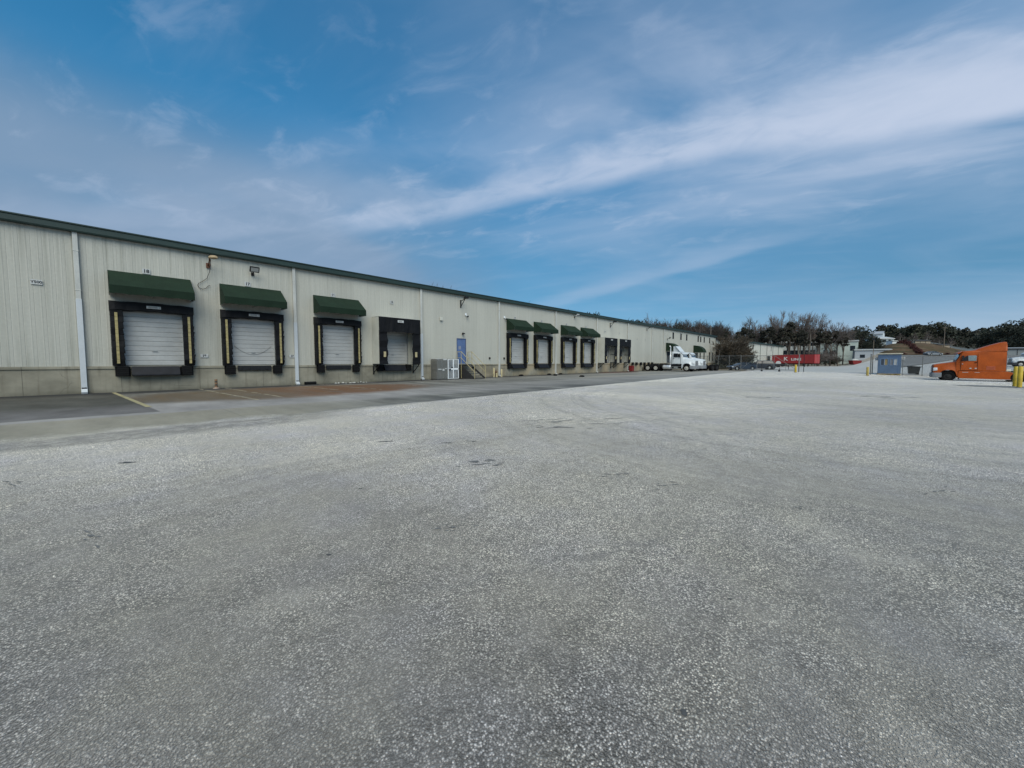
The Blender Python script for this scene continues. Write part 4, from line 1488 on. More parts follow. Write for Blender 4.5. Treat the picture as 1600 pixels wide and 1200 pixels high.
            q.box(-2.2, -1.85, a, b, .98, 1.01)
            q.box(-1.62, -1.48, a, b, 1.38, 1.47)
            q.box(-1.98, -1.84, a, b, 1.38, 1.47)
            q.box(-1.02, -.94, a, b, 1.86, 1.92)
            q.build('marker', M_SIGNW, sk)
            q = MB()
            q.box(-4.5, -.9, min(a, s * 1.25), max(b, s * 1.25), .27, .30)
            q.build('trim_strip', M_SIGNW, sk)
        q = MB()
        q.box(-4.6, -3.96, -.9, .9, 1.0, 1.04)
        q.lathe([(.12, -.25), (.14, -.2), (.14, .2), (.12, .25)], (-4.05, .85, 1.2), (1, 0, 0), 12)
        q.box(-4.45, -4.1, .5, .95, 1.05, 1.18, 1)
        q.build('deck_plate', [M_CREAM, M_FRAME], t)
        q = MB()
        q.box(-3.99, -3.945, -1.1, 1.1, 1.25, roof - .2)
        q.build('rear_panel', M_GREYPL, sl)
    else:
        q = MB()
        for s in (-1, 1):
            q.prism([(-1.3, roof - .02), (-1.25, roof + .02), (-1.75, roof + .88), (-2.15, roof + .88), (-2.12, roof + .02)], 'y', s * .78 - .03, s * .78 + .03)
        q.prism([(-1.1, roof), (-1.05, roof + .03), (-1.74, roof + .92), (-1.80, roof + .90)], 'y', -.95, .95)
        q.build('wind_deflector', paint, cab)
        for s in (-1, 1):
            q = MB()
            q.lathe([(.05, -.62), (.30, -.60), (.33, -.55), (.33, .55), (.30, .60), (.05, .62)], (-3.0, s * .98, .66), (1, 0, 0), 24)
            for x in (-3.35, -2.65):
                q.lathe([(.335, -.03), (.345, -.03), (.345, .03), (.335, .03)], (x, s * .98, .66), (1, 0, 0), 24)
            q.build('fuel_tank', M_CHROME, t, smooth=True)
            q = MB()
            a, b = sorted((s * .72, s * 1.22))
            q.box(-2.25, -.85, a, b, .42, .46)
            q.box(-2.25, -.85, a, b, .74, .78)
            q.box(-1.9, -1.3, a, b - .02 if s > 0 else b, .47, .73)
            q.box(-2.25, -2.2, a, b, .47, .739)
            q.build('step', M_GALV, t)
        if stacks:
            q = MB()
            q.lathe([(.10, 1.0), (.15, 1.15), (.15, 2.5), (.075, 2.6), (.075, 3.7)], (-2.50, -1.0, 0), (0, 0, 1), 16)
            q.tube([(-2.50, -1.0, 3.68), (-2.52, -1.0, 3.85), (-2.66, -1.0, 3.98)], .075, 10)
            q.build('exhaust_stack', M_CHROME, t, smooth=True)
    return t


ox, oy = 33.89, 63.18
oy += 1.1
tractor('orange long-nosed sleeper truck parked side on near the two yellow bollards', (ox, oy, -.62), pi + R(.54), M_ORANGE, True, M_RIMD, M_GREYPL, 3.3)
w1 = tractor('white day-cab truck with pale wheel rims backed up to the warehouse, the nearer of two', (7.12, 62.4, 0), 0, M_TRUCKW, False, M_RIMW, M_GREYPL, 3.02)
w2 = dup(w1, (7.0, 66.6, .02), R(1.5), 'white day-cab truck without roof deflector, half hidden behind the nearer white truck')
for ch in list(w2.children):
    for c2 in list(ch.children):
        if c2.name.startswith('wind_deflector'):
            bpy.data.objects.remove(c2)
wx, wy = site(1.322 * 80, 80)
tractor('white sleeper truck parked in the far lot behind the yellow bollards', (wx - .2, wy + .6, gz(wx, wy) + .1), pi + R(8), M_TRUCKW, True, M_RIMW, mat('dark_bumper', (.02, .02, .024), .5), 3.0)

t = thing('tyre_dolly', 'black axle dolly with bare tyres parked beyond the white trucks', 'dolly', (7.7, 70.2, 0), R(72))
for x in (-.55, .65):
    for y in (-.95, .95):
        wheel(t, x, y, .52, .5, M_RIMD, dual=True)
MB().box(-1.2, 1.3, -.5, -.4, .6, .85).box(-1.2, 1.3, .4, .5, .6, .85).box(-.65, -.45, -.9, .9, .45, .58).box(.55, .75, -.9, .9, .45, .58).build('frame', M_FRAME, t)


def car(label, loc, rz, paint, suv=False, name='parked_car'):
    t = thing(name, label, 'car', loc, rz)
    h = .28 if suv else 0
    q = MB()
    q.loft([(2.36, .36, .62, .68, .60, .08), (2.26, .26, .70, .84, .76, .1), (1.9, .22, .80 + h * .6, .90, .80, .12), (1.1, .22, .90 + h, .91, .82, .12), (.9, .22, .92 + h, .92, .84, .1), (-1.3, .22, .94 + h, .92, .84, .1), (-2.0, .24, .96 + h, .90, .80, .12), (-2.3, .3, .92 + h, .84, .72, .12), (-2.4, .42, .80 + h, .74, .64, .08)])
    b = q.build('body', paint, t, smooth=True)
    q = MB()
    z = .90 + h
    if suv:
        q.loft([(1.0, z, z + .02, .80, .74, .01), (.35, z, z + .52, .82, .64, .1), (-1.9, z, z + .54, .82, .64, .1), (-2.25, z, z + .06, .78, .68, .02)])
    else:
        q.loft([(1.15, z - .02, z + .02, .80, .74, .01), (.30, z, z + .46, .82, .60, .1), (-.75, z, z + .48, .82, .60, .1), (-1.25, z, z + .38, .80, .60, .1), (-1.95, z + .02, z + .05, .74, .66, .02)])
    gl = q.build('glasshouse', M_GLASS, t, smooth=True)
    q = MB()
    if suv:
        q.loft([(.42, z + .47, z + .535, .66, .62, .03), (-1.95, z + .49, z + .56, .66, .62, .03)])
        px_ = (.9, .35, -.75, -1.9)
    else:
        q.loft([(.36, z + .42, z + .475, .62, .58, .03), (-.2, z + .44, z + .50, .62, .58, .03), (-1.1, z + .40, z + .455, .62, .58, .03)])
        px_ = (.9, -.3, -1.4)
    for s in (-1, 1):
        q.tube([(1.05, s * .76, z + .02), (.33, s * .64, z + .46)], .035, 6)
        q.tube([(-.35, s * .83, z), (-.38, s * .64, z + .47)], .035, 6)
        q.tube([(-1.85 if not suv else -2.15, s * .75, z + .04), (-1.15 if not suv else -1.85, s * .63, z + .43)], .045, 6)
    q.build('roof', paint, gl, smooth=True)
    for s in (-1, 1):
        for x in (1.42, -1.38):
            wheel(t, x, s * .80, .33 + h * .25, .22, M_GALV)
        q = MB()
        q.lathe([(.40 + h * .2, s * .905), (.40 + h * .2, s * .918), (.36 + h * .2, s * .92), (.3, s * .905)], (1.42, 0, .34 + h * .2), (0, 1, 0), 20)
        q.lathe([(.40 + h * .2, s * .905), (.40 + h * .2, s * .918), (.36 + h * .2, s * .92), (.3, s * .905)], (-1.38, 0, .34 + h * .2), (0, 1, 0), 20)
        q.build('wheel_arch', M_RUBBER, b)
        q = MB()
        q.box(1.98, 2.28, s * .68 - .12, s * .68 + .12, .60 + h * .5, .70 + h * .5)
        q.build('headlight', M_LAMP, b, bevel=.03)
        q = MB()
        q.box(.72, .9, s * .98 - .08, s * .98 + .08, z, z + .12)
        q.build('mirror', paint, b, bevel=.03)
    return t


cx, cy = site(.597 * 68, 68)
car('navy blue saloon car parked beyond the chain-link gate, nose to the left', (cx, cy, 0), AZ + pi + R(4), M_NAVY)
cx, cy = site(.645 * 73, 73)
car('charcoal off-road car parked behind the navy saloon', (cx, cy, 0), AZ + pi - R(25), M_BLKCAR, True)
for (u, d, rz, m, lb) in ((1.093, 121, 0, mat('silver_car_paint', (.16, .17, .18), .3), 'grey car parked at the foot of the grass slope'),):
    cx, cy = site(u * d, d)
    car(lb, (cx, cy, gz(cx, cy)), AZ + rz, m)

# flatbed trailer with big wheel
cx, cy = site(.670 * 76, 76)
t = thing('flatbed_trailer', 'dark flatbed trailer with raised ramp between the parked cars and the red container', 'trailer', (cx, cy, 0), AZ + R(-6))
MB().box(-2.0, 2.4, -1.0, 1.0, .72, .86).box(-2.0, 2.4, -1.03, -1.001, .8, 1.1).box(-2.0, 2.4, 1.001, 1.03, .8, 1.1).build('deck', M_BLACKST, t)
MB().tube([(-2.0, -.9, .8), (-2.7, -.9, 1.9)], .05, 6).tube([(-2.0, .9, .8), (-2.7, .9, 1.9)], .05, 6).tube([(-2.35, -.9, 1.35), (-2.35, .9, 1.35)], .04, 6).tube([(-2.7, -.9, 1.9), (-2.7, .9, 1.9)], .04, 6).build('ramp', M_BLACKST, t)
MB().tube([(2.4, -.5, .78), (3.6, 0, .6), (2.4, .5, .78)], .06, 6).cyl((3.5, 0, 0), (3.5, 0, .7), .05).build('drawbar', M_BLACKST, t)
MB().prism([(-.75, .86), (-.6, 1.02), (.6, 1.02), (.75, .86)], 'y', -1.2, -.9).prism([(-.75, .86), (-.6, 1.02), (.6, 1.02), (.75, .86)], 'y', .9, 1.2).build('mudguard', M_BLACKST, t)
for s in (-1, 1):
    wheel(t, 0, s * 1.08, .48, .28, M_GALV)

# red container on a chassis
cx, cy = site(.735 * 117, 117)
t = thing('shipping_container', 'red shipping container with large white K LINE lettering standing on a trailer frame', 'container', (cx, cy, 1.05), R(-25.5))
L2 = 6.1
q = MB()
n = 44
for s in (-1, 1):
    for k in range(n):
        xa, xb = -L2 + .12 + (2 * L2 - .24) * k / n, -L2 + .12 + (2 * L2 - .24) * (k + 1) / n
        w = (xb - xa) / 4
        pts = [(xa, 1.20), (xa + w, 1.20), (xa + 1.6 * w, 1.17), (xa + 3.2 * w, 1.17), (xb, 1.20)]
        for (x0, y0), (x1, y1) in zip(pts, pts[1:]):
            q.add([(x0, s * y0, .1), (x1, s * y1, .1), (x1, s * y1, 2.5), (x0, s * y0, 2.5)], [(0, 1, 2, 3)])
q.box(-L2, L2, -1.21, 1.21, 2.5, 2.58)
q.box(-L2, L2, -1.22, 1.22, 0, .11)
for x in (-L2, L2 - .12):
    for s in (-1, 1):
        a, b = sorted((s * 1.09, s * 1.222))
        q.box(x, x + .12, a, b, .111, 2.499)
q.box(-L2 + .02, -L2 + .08, -1.085, 1.085, .111, 2.499)
q.build('body', M_CONTR, t)
q = MB()
for s in (-1, 1):
    a, b = sorted((s * .02, s * 1.08))
    q.box(L2 - .05, L2 + .01, a, b, .13, 2.48)
q.build('door', mat('container_door_red', (.40, .03, .03), .5, 0, .3, 1), t)
q = MB()
for y in (-.8, -.3, .3, .8):
    q.cyl((L2 + .04, y, .15), (L2 + .04, y, 2.45), .025, None, 8)
q.build('lock_rods', M_GALV, t)
text('lettering', 'K', 1.55, M_LOGO, t, (-1.9, -1.225, 1.30), (pi / 2, 0, 0), .03, 1.25)
text('lettering', 'LINE', .95, M_LOGO, t, (1.1, -1.225, 1.16), (pi / 2, 0, 0), .03, 1.5)
t2 = thing('container_chassis', 'dark trailer frame carrying the red container', 'trailer', (cx, cy, 0), R(-25.5))
q = MB()
for y in (-.5, .5):
    q.box(-6.1, 6.1, y - .06, y + .06, .8, 1.03)
for x in (-6, -3, 0, 3, 6):
    q.box(x - .07, x + .07, -1.2, 1.2, .92, 1.045)
q.build('frame', M_FRAME, t2)
for s in (-1, 1):
    MB().box(3.2, 3.32, s * .75 - .05, s * .75 + .05, .05, .9).build('landing_leg', M_FRAME, t2)
for s in (-1, 1):
    for x in (-4.2, -5.4):
        wheel(t2, x, s * .95, .5, .5, M_RIMD, dual=True)
cx, cy = site(.6925 * 107, 107)
t = thing('cable_drum', 'pale round drum end leaning before the left end of the red container', 'drum', (cx, cy, 0), R(6))
MB().lathe([(.02, -.3), (.62, -.3), (.62, -.24), (.3, -.23), (.3, .23), (.62, .24), (.62, .3), (.02, .3)], (0, 0, 1.1), (0, 1, 0), 24).build('drum', M_SIGNW, t, smooth=True)
MB().prism([(-.5, 0), (.5, 0), (.35, .55), (-.35, .55)], 'y', -.35, .35).build('stand', M_BLACKST, t)
cx, cy = site(.892 * 128, 128)
z0 = gz(cx, cy)
t = thing('waste_skip', 'red open skip heaped with pale rubbish in front of the far white building', 'skip', (cx, cy, z0), AZ)
MB().prism([(-1.15, .12), (1.1, .12), (1.55, 1.35), (-1.6, 1.35)], 'y', -.85, .85).box(-1.65, 1.6, -.9, .9, 1.352, 1.42).box(-1, -.8, -.8, .8, 0, .119).box(.8, 1, -.8, .8, 0, .119).build('body', M_RED, t)
q = MB()
q.loft([(-1.2, 1.4, 1.5, .6, .3, .05), (-.4, 1.4, 1.95, .8, .4, .2), (.3, 1.4, 1.8, .75, .4, .2), (1.2, 1.4, 1.5, .5, .3, .05)])
tag(q.build('rubbish_heap', M_TARP, loc=(cx, cy, z0 + .02)), 'pale heap of rubbish lying in the red skip', 'rubbish').rotation_euler = (0, 0, AZ)
cx, cy = site(.866 * 132, 132)
tag(MB().prism([(-1.2, 0), (1.2, 0), (1.0, .25), (-1.0, .3)], 'y', -.5, .5).build('timber_stack', M_TARP, loc=(cx, cy, gz(cx, cy))), 'low pale stack lying on the verge left of the red skip', 'stack')

# ------------------------------------------------------------------ gate, fences, booth
FY = 71.6
def fence(x0, x1, y, h, label, step=2.6, posts=None, group=None):
    z = min(gz(x0, y), gz(x1, y))
    t = thing('chain_link_fence', label, 'fence', (x0, y, z), 0, group)
    L = x1 - x0
    n = max(1, round(L / step))
    q = MB()
    q.add([(0, 0, .04), (L, 0, .04), (L, 0, h), (0, 0, h)], [(0, 1, 2, 3)])
    q.build('wire_mesh', M_CHAIN, t, fix=False)
    for px_ in (posts or [L * k / n for k in range(n + 1)]):
        MB().cyl((px_, .04, -.1), (px_, .04, h + .08), .036, None, 8).build('post', M_DKGALV, t)
    MB().cyl((0, .04, h - .02), (L, .04, h - .02), .028, None, 8).build('top_rail', M_DKGALV, t)
    MB().cyl((0, .04, .08), (L, .04, .08), .02, None, 8).build('bottom_rail', M_DKGALV, t)
    return t


fence(.4, 12.2, FY, 2.5, 'grey chain-link fence between the far warehouse end and the gate', 1.7)
fence(30.75, 45.8, 70.3, 2.45, 'grey chain-link fence right of the blue guard booth, running behind the orange truck', 2.45, [0, 1.75, 4.41, 7.07, 9.73, 12.4, 15.05])
t = thing('sliding_gate', 'grey cantilever chain-link gate rolled open in front of the navy car', 'gate', (12.3, FY - .3, 0))
q = MB()
q.tube([(0, 0, .25), (7.3, 0, .25)], .045, 8)
q.tube([(0, 0, 2.45), (4.5, 0, 2.45)], .035, 8)
for x in (0, 2.25, 4.5):
    q.tube([(x, 0, .25), (x, 0, 2.45)], .035, 8)
q.tube([(4.5, 0, 2.45), (7.3, 0, .3)], .03, 8)
q.tube([(6.0, 0, .25), (6.0, 0, 1.3)], .025, 8)
q.tube([(0, 0, .25), (2.25, 0, 2.45)], .018, 6)
q.build('frame', M_DKGALV, t)
MB().add([(0, 0, .25), (4.5, 0, .25), (4.5, 0, 2.45), (0, 0, 2.45)], [(0, 1, 2, 3)]).build('wire_mesh', M_CHAIN, t, fix=False)
for x in (2.9, 5.2):
    MB().box(x - .12, x + .12, -.12, .12, 0, .22).cyl((x, .1, 0), (x, .1, 1.6 if x < 4 else .5), .05).build('roller', M_BLACKST, t)
for x, y, h, lb in ((19.95, 71.0, 2.6, 'grey steel gate post behind the left gate bollard'), (27.75, 69.2, 2.65, 'grey steel gate post behind the right gate bollard')):
    t = thing('gate_post', lb, 'post', (x, y, gz(x, y)), 0, 'gate posts')
    MB().cyl((0, 0, 0), (0, 0, h), .075, None, 12).build('shaft', M_DKGALV, t)
    MB().lathe([(.1, h - .001), (.1, h + .05), (.03, h + .09)], (0, 0, 0), (0, 0, 1), 12).build('cap', M_DKGALV, t)
t = thing('gate_catch', 'slim dark gate catch post just right of the left gate bollard', 'post', (20.5, 71.3, 0))
MB().cyl((0, 0, 0), (0, 0, 2.5), .04, None, 8).box(-.1, .06, -.06, .06, 1.0, 1.3).build('shaft', M_BLACKST, t)
bollard(19.9, 67.9, 1.12, .13, 'bright yellow bollard at the left side of the open gate', M_YBOLL)
bollard(27.45, 65.9, 1.12, .13, 'dull yellow bollard at the right side of the open gate, by the guard booth', mat('dull_yellow_bollard', (.40, .30, .07), .6, 0, .4, 3))
bollard(33.84, 37.3, 1.22, .102, 'large yellow bollard at the right edge, the farther of the pair', M_YBOLL, group='large yellow bollards by the orange truck')
bollard(33.80, 36.2, 1.24, .102, 'large yellow bollard at the right edge, the nearer of the pair', M_YBOLL, group='large yellow bollards by the orange truck')
q = MB()
ring = [(33.9 + cos(k * pi / 12) * 2.3 * (1 + .2 * sin(3 * k)), 36.9 + sin(k * pi / 12) * 1.3 * (1 + .15 * sin(5 * k))) for k in range(24)]
q.add([(33.9, 36.9, gz(33.9, 36.9) + .012)] + [(x, y, gz(x, y) + .012) for x, y in ring], [(0, 1 + k, 1 + (k + 1) % 24) for k in range(24)])
tag(q.build('pavement_patch', M_TAR2, fix=False), kind='structure')

bx, by = 28.45, 70.3
bz = gz(30, 70.3) + .02
t = thing('guard_booth', 'small blue guard booth with two sliding windows and a flat cream roof edge', 'guard booth', (bx, by, bz))
W_, D_, H_ = 2.15, 2.2, 2.70
q = MB()
op = [(.22, .95, 1.25, 2.12), (1.10, 1.83, 1.25, 2.12)]
xs_ = sorted({0, W_} | {a for o in op for a in o[:2]})
zs_ = [.16, 1.25, 2.12, H_]
for i in range(len(xs_) - 1):
    for j in range(3):
        xm, zm = (xs_[i] + xs_[i + 1]) / 2, (zs_[j] + zs_[j + 1]) / 2
        if any(o[0] < xm < o[1] and o[2] < zm < o[3] for o in op):
            continue
        q.box(xs_[i], xs_[i + 1], 0, .07, zs_[j], zs_[j + 1])
q.box(0, .07, .071, D_, .16, H_)
q.box(W_ - .07, W_, .071, D_, .16, H_)
q.box(.071, W_ - .071, D_ - .07, D_, .16, H_)
q.box(.071, W_ - .071, .071, D_ - .071, .16, .22)
wl = q.build('wall', M_BLUEBOOTH, t)
for k, o in enumerate(op):
    q = MB()
    q.box(o[0] + .03, (o[0] + o[1]) / 2 - .03, .03, .045, o[2] + .03, o[3] - .03)
    w = q.build('window', mat('booth_glass', (.05, .06, .08), .08, 0, .2, 1) if k == 0 else mat('booth_glass_dusty', (.16, .17, .19), .2, 0, .2, 1), t)
    q = MB()
    for a, b in ((o[0], o[0] + .045), (o[1] - .045, o[1]), ((o[0] + o[1]) / 2 - .03, (o[0] + o[1]) / 2 + .03)):
        q.box(a, b, -.02, .06, o[2], o[3])
    q.box(o[0] + .046, o[1] - .046, -.02, .06, o[2], o[2] + .04)
    q.box(o[0] + .046, o[1] - .046, -.02, .06, o[3] - .04, o[3])
    q.build('window_frame', mat('pale_blue_frame', (.16, .24, .37), .5), w)
    q = MB()
    h = (o[0] + o[1]) / 2
    q.box(h + .031, o[1] - .046, .03, .045, o[2] + .041, o[3] - .041)
    q.build('blind', mat('tan_blind', (.26, .20, .10), .8) if k == 0 else mat('pale_blind', (.36, .38, .38), .8), w)
q = MB()
q.box(-.12, W_ + .12, -.14, D_ + .1, H_ + .002, H_ + .12)
q.build('roof', M_CREAM, t, bevel=.02)
q = MB()
q.box(W_ - .30, W_ - .275, -.01, .0, .2, 2.3)
q.box(.0, W_, -.012, -.002, 2.34, 2.40)
q.build('trim', mat('deep_blue_trim', (.05, .10, .22), .5), wl)
q = MB()
for x in (.05, .6, 1.3, W_ - .25):
    q.box(x, x + .2, -.05, D_, .0, .08)
q.box(-.05, W_ + .05, -.08, -.0, .081, .158)
q.box(-.05, W_ + .05, D_ - .1, D_, .081, .158)
q.build('skid', M_WOOD, t)
q = MB()
q.box(W_ + .001, W_ + .35, .3, .9, 1.95, 2.35)
q.box(-.3, -.001, .5, .9, 1.9, 2.3)
q.build('air_conditioner', M_SIGNW, t, bevel=.02)
t = thing('antenna_mast', 'thin tall mast rising behind the left side of the blue booth', 'mast', (27.95, 72.6, gz(28, 72.6)))
MB().cyl((0, 0, 0), (0, 0, 5.2), .05, .03, 8).build('shaft', M_POLE, t)
MB().box(-.12, .12, -.05, .05, 4.6, 4.9).build('fitting', M_BLACKST, t)
bnx, bny = 31.95, 73.2
t = thing('wheelie_bin', 'dark wheeled rubbish bin with slanted lid behind the fence right of the booth', 'bin', (bnx, bny, gz(bnx, bny) - .02), R(4))
MB().prism([(-.48, .12), (.42, .12), (.55, .98), (-.55, .98)], 'y', -.5, .5).build('body', M_BIN, t, bevel=.03)
MB().prism([(-.62, .982), (.72, .982), (.72, 1.06), (-.5, 1.16), (-.62, 1.1)], 'y', -.54, .54).build('lid', M_BIN, t, bevel=.02)
for s in (-1, 1):
    MB().lathe([(.11, -.04), (.11, .04)], (.34, s * .48, .11), (0, 1, 0), 12).build('wheel', M_RUBBER, t)

# ------------------------------------------------------------------ buildings beyond
def shed(label, u0, d0, u1, d1, h, depth, name='metal_shed', rise=1.2, wallm=None, ribs=8, door=None, wins=(), roofm=None, trim=None, z=None):
    a, b = Vector(site(u0 * d0, d0)), Vector(site(u1 * d1, d1))
    L = (b - a).length
    z = min(gz(*a), gz(*b)) if z is None else z
    t = thing(name, label, 'building', (a.x, a.y, z), math.atan2(b.y - a.y, b.x - a.x))
    q = MB()
    q.box(0, L, 0, .1, -.5, h)
    q.prism([(.1, -.5), (depth, -.5), (depth, h), (depth / 2, h + rise), (.1, h)], 'x', 0, .1)
    q.prism([(.1, -.5), (depth, -.5), (depth, h), (depth / 2, h + rise), (.1, h)], 'x', L - .1, L)
    q.box(.1, L - .1, depth - .1, depth, -.5, h)
    w = q.build('wall', wallm or M_PANEL, t)
    q = MB()
    for y0, y1, z0, z1 in ((-.25, depth / 2, h, h + rise), (depth + .25, depth / 2, h, h + rise)):
        q.add([(-.2, y0, z0 + .02), (L + .2, y0, z0 + .02), (L + .2, y1, z1 + .05), (-.2, y1, z1 + .05), (-.2, y0, z0 + .14), (L + .2, y0, z0 + .14), (L + .2, y1, z1 + .17), (-.2, y1, z1 + .17)],
              [(0, 1, 2, 3), (7, 6, 5, 4), (0, 4, 5, 1), (1, 5, 6, 2), (2, 6, 7, 3), (3, 7, 4, 0)])
    q.build('roof', roofm or M_ROOF, t)
    q = MB()
    q.box(-.2, L + .2, -.32, -.06, h - .25, h + .15)
    q.build('gutter', trim or M_GREEN_TRIM, t)
    for k in range(1, ribs):
        MB().box(L * k / ribs - .07, L * k / ribs + .07, -.08, -.002, 0, h - .25).build('downspout', M_GREEN_TRIM if trim is None else trim, t)
    if door:
        MB().box(door[0] * L, door[1] * L, -.04, -.003, 0, door[2]).build('door', M_GLASS, t)
    for f, wz0, wz1, ww in wins:
        MB().box(f * L - ww / 2, f * L + ww / 2, -.03, -.002, wz0, wz1).build('window', M_GLASS, t)
    return t


shed('cream metal shed with dark downspouts and a dark doorway, behind the parked cars', .605, 105, .704, 138, 7.0, 22, rise=.8, wallm=M_PANEL, ribs=6, door=(.52, .60, 3.3), wins=((.62, 4.9, 6.4, .5), (.955, 2.2, 4.0, .8)))
shed('long pale building seen through the trunks behind the red container', .62, 196, .80, 180, 12.5, 20, 'long_building', .6, mat('grey_render', (.40, .42, .40), .7, 0, .25, .5), 1,
     wins=[(.05 + .07 * k, 3.5, 5.5, 2.2) for k in range(13)] + [(.05 + .07 * k, 7.5, 9.0, 2.2) for k in range(13)], trim=M_GALV)
shed('pale green-white two-storey building above the red skip', .800, 168, .898, 160, 9.3, 14, 'pale_building', .5, mat('mint_white_render', (.50, .58, .54), .7, 0, .15, .6), 1,
     wins=((.86, 5.2, 7.3, 1.6), (.35, 3.8, 5.5, 2.0), (.15, 3.6, 5.6, 1.5)), trim=M_SIGNW)
shed('low white flat building between the red skip and the blue booth', .89, 146, .985, 140, 4.6, 8, 'low_building', .2, mat('white_render', (.40, .43, .46), .7, 0, .12, .6), 1, trim=M_SIGNW, z=1.4, wins=((.22, 1.6, 2.8, 1.4),))
shed('white house with grey roof standing high on the slope behind dark evergreens', .915, 205, .960, 200, 4.2, 9, 'house', 1.4, mat('white_siding', (.60, .65, .68), .7, 0, .12, .6), 1, roofm=mat('grey_roof', (.30, .33, .36), .7), trim=M_SIGNW, z=11.8, wins=((.7, 1.2, 2.6, 1.2),))
shed('pale bungalow lower on the slope next to the white house', .952, 186, .990, 186, 2.3, 8, 'house', .9, mat('pale_blue_siding', (.40, .47, .49), .7, 0, .15, .6), 1, roofm=mat('pale_roof', (.42, .45, .46), .7), trim=M_SIGNW, z=10.4, wins=((.35, .7, 1.7, 1.6), (.7, .7, 1.7, 1.2)))
shed('small white box shed at the top of the grass slope', .986, 176, 1.003, 176, 1.5, 3, 'garden_shed', .1, M_WHITEP, 1, trim=M_SIGNW)
shed('long tan shed half hidden at the top of the grass slope', 1.045, 182, 1.085, 182, 1.7, 5, 'garden_shed', .3, M_BRICKTAN, 3, trim=M_SHINGLE, roofm=M_SHINGLE)
shed('short tan shed at the top of the slope, the farther right one', 1.105, 184, 1.135, 184, 1.7, 4, 'garden_shed', .3, M_BRICKTAN, 2, trim=M_SHINGLE, roofm=M_SHINGLE)
shed('low grey building far beyond the lot at the right edge', 1.27, 128, 1.40, 122, 3.6, 8, 'low_building', .3, mat('grey_cladding', (.22, .24, .24), .7, 0, .2, .5), 3, trim=M_SHINGLE, z=2.2)


def pole(u, d, h, label, cross=True):
    x, y = site(u * d, d)
    t = thing('utility_pole', label, 'utility pole', (x, y, gz(x, y)), AZ)
    MB().cyl((0, 0, 0), (0, 0, h), .17, .11, 8).build('shaft', M_POLE, t)
    if cross:
        MB().box(-1.1, 1.1, -.06, .06, h - .9, h - .75).build('crossarm', M_POLE, t)
    return t


pole(1.120, 168, 9.5, 'timber utility pole at the edge of the grass slope below the round tree')
pole(.5145, 128, 13.5, 'pale utility pole rising behind the far end of the warehouse roof', False)

# ------------------------------------------------------------------ hill, road
def patch(name, m, us, ds, lift, jag=0):
    rj = random.Random(2)
    q = MB()
    nu, nd = 40, 24
    vs = []
    for j in range(nd + 1):
        for i in range(nu + 1):
            u = us[0] + (us[1] - us[0]) * i / nu
            lo, hi = ds(u)
            d = lo + (hi - lo) * j / nd
            if jag and j in (0, nd):
                d += rj.uniform(-jag, jag)
            x, y = site(u * d, d)
            vs.append((x, y, gz(x, y) + lift))
    q.add(vs, [(j * (nu + 1) + i, j * (nu + 1) + i + 1, (j + 1) * (nu + 1) + i + 1, (j + 1) * (nu + 1) + i) for j in range(nd) for i in range(nu)])
    o = q.build(name, m, fix=False)
    for p in o.data.polygons:
        p.use_smooth = True
    return tag(o, kind='structure')


def hill_mat():
    m = bpy.data.materials.new('dead_winter_grass')
    g = NG(m)
    p = g.pos()
    a = g.noise(p, .16, 8, .72, .4)
    b = g.noise(p, .9, 6, .75)
    c = g.ramp(a, [(.36, (.040, .033, .014)), (.46, (.078, .060, .026)), (.53, (.092, .050, .026)), (.62, (.125, .095, .052))])
    k = g.mapr(b, .3, .7, .55, 1.3, False)
    g.bsdf(g.vmath('MULTIPLY', c, g.comb(k, k, k)), .95, 0, g.bump(b, .5, .1), .2)
    return m


patch('hill', hill_mat(), (.955, 1.205), lambda u: (122 + 14 * sstep(1.12, 1.2, u), 192), .18, .8)
patch('road', mat('far_road', (.145, .143, .135), .85, 0, .25, .1), (.985, 1.42), lambda u: (min(114, 76 + max(0, u - 1.0) / .18 * 38), 121.5 + 13 * sstep(1.12, 1.2, u)), .12)
patch('lane', mat('pale_lane', (.34, .35, .34), .85, 0, .2, .1), (1.165, 1.245), lambda u: (136, 175), .26)

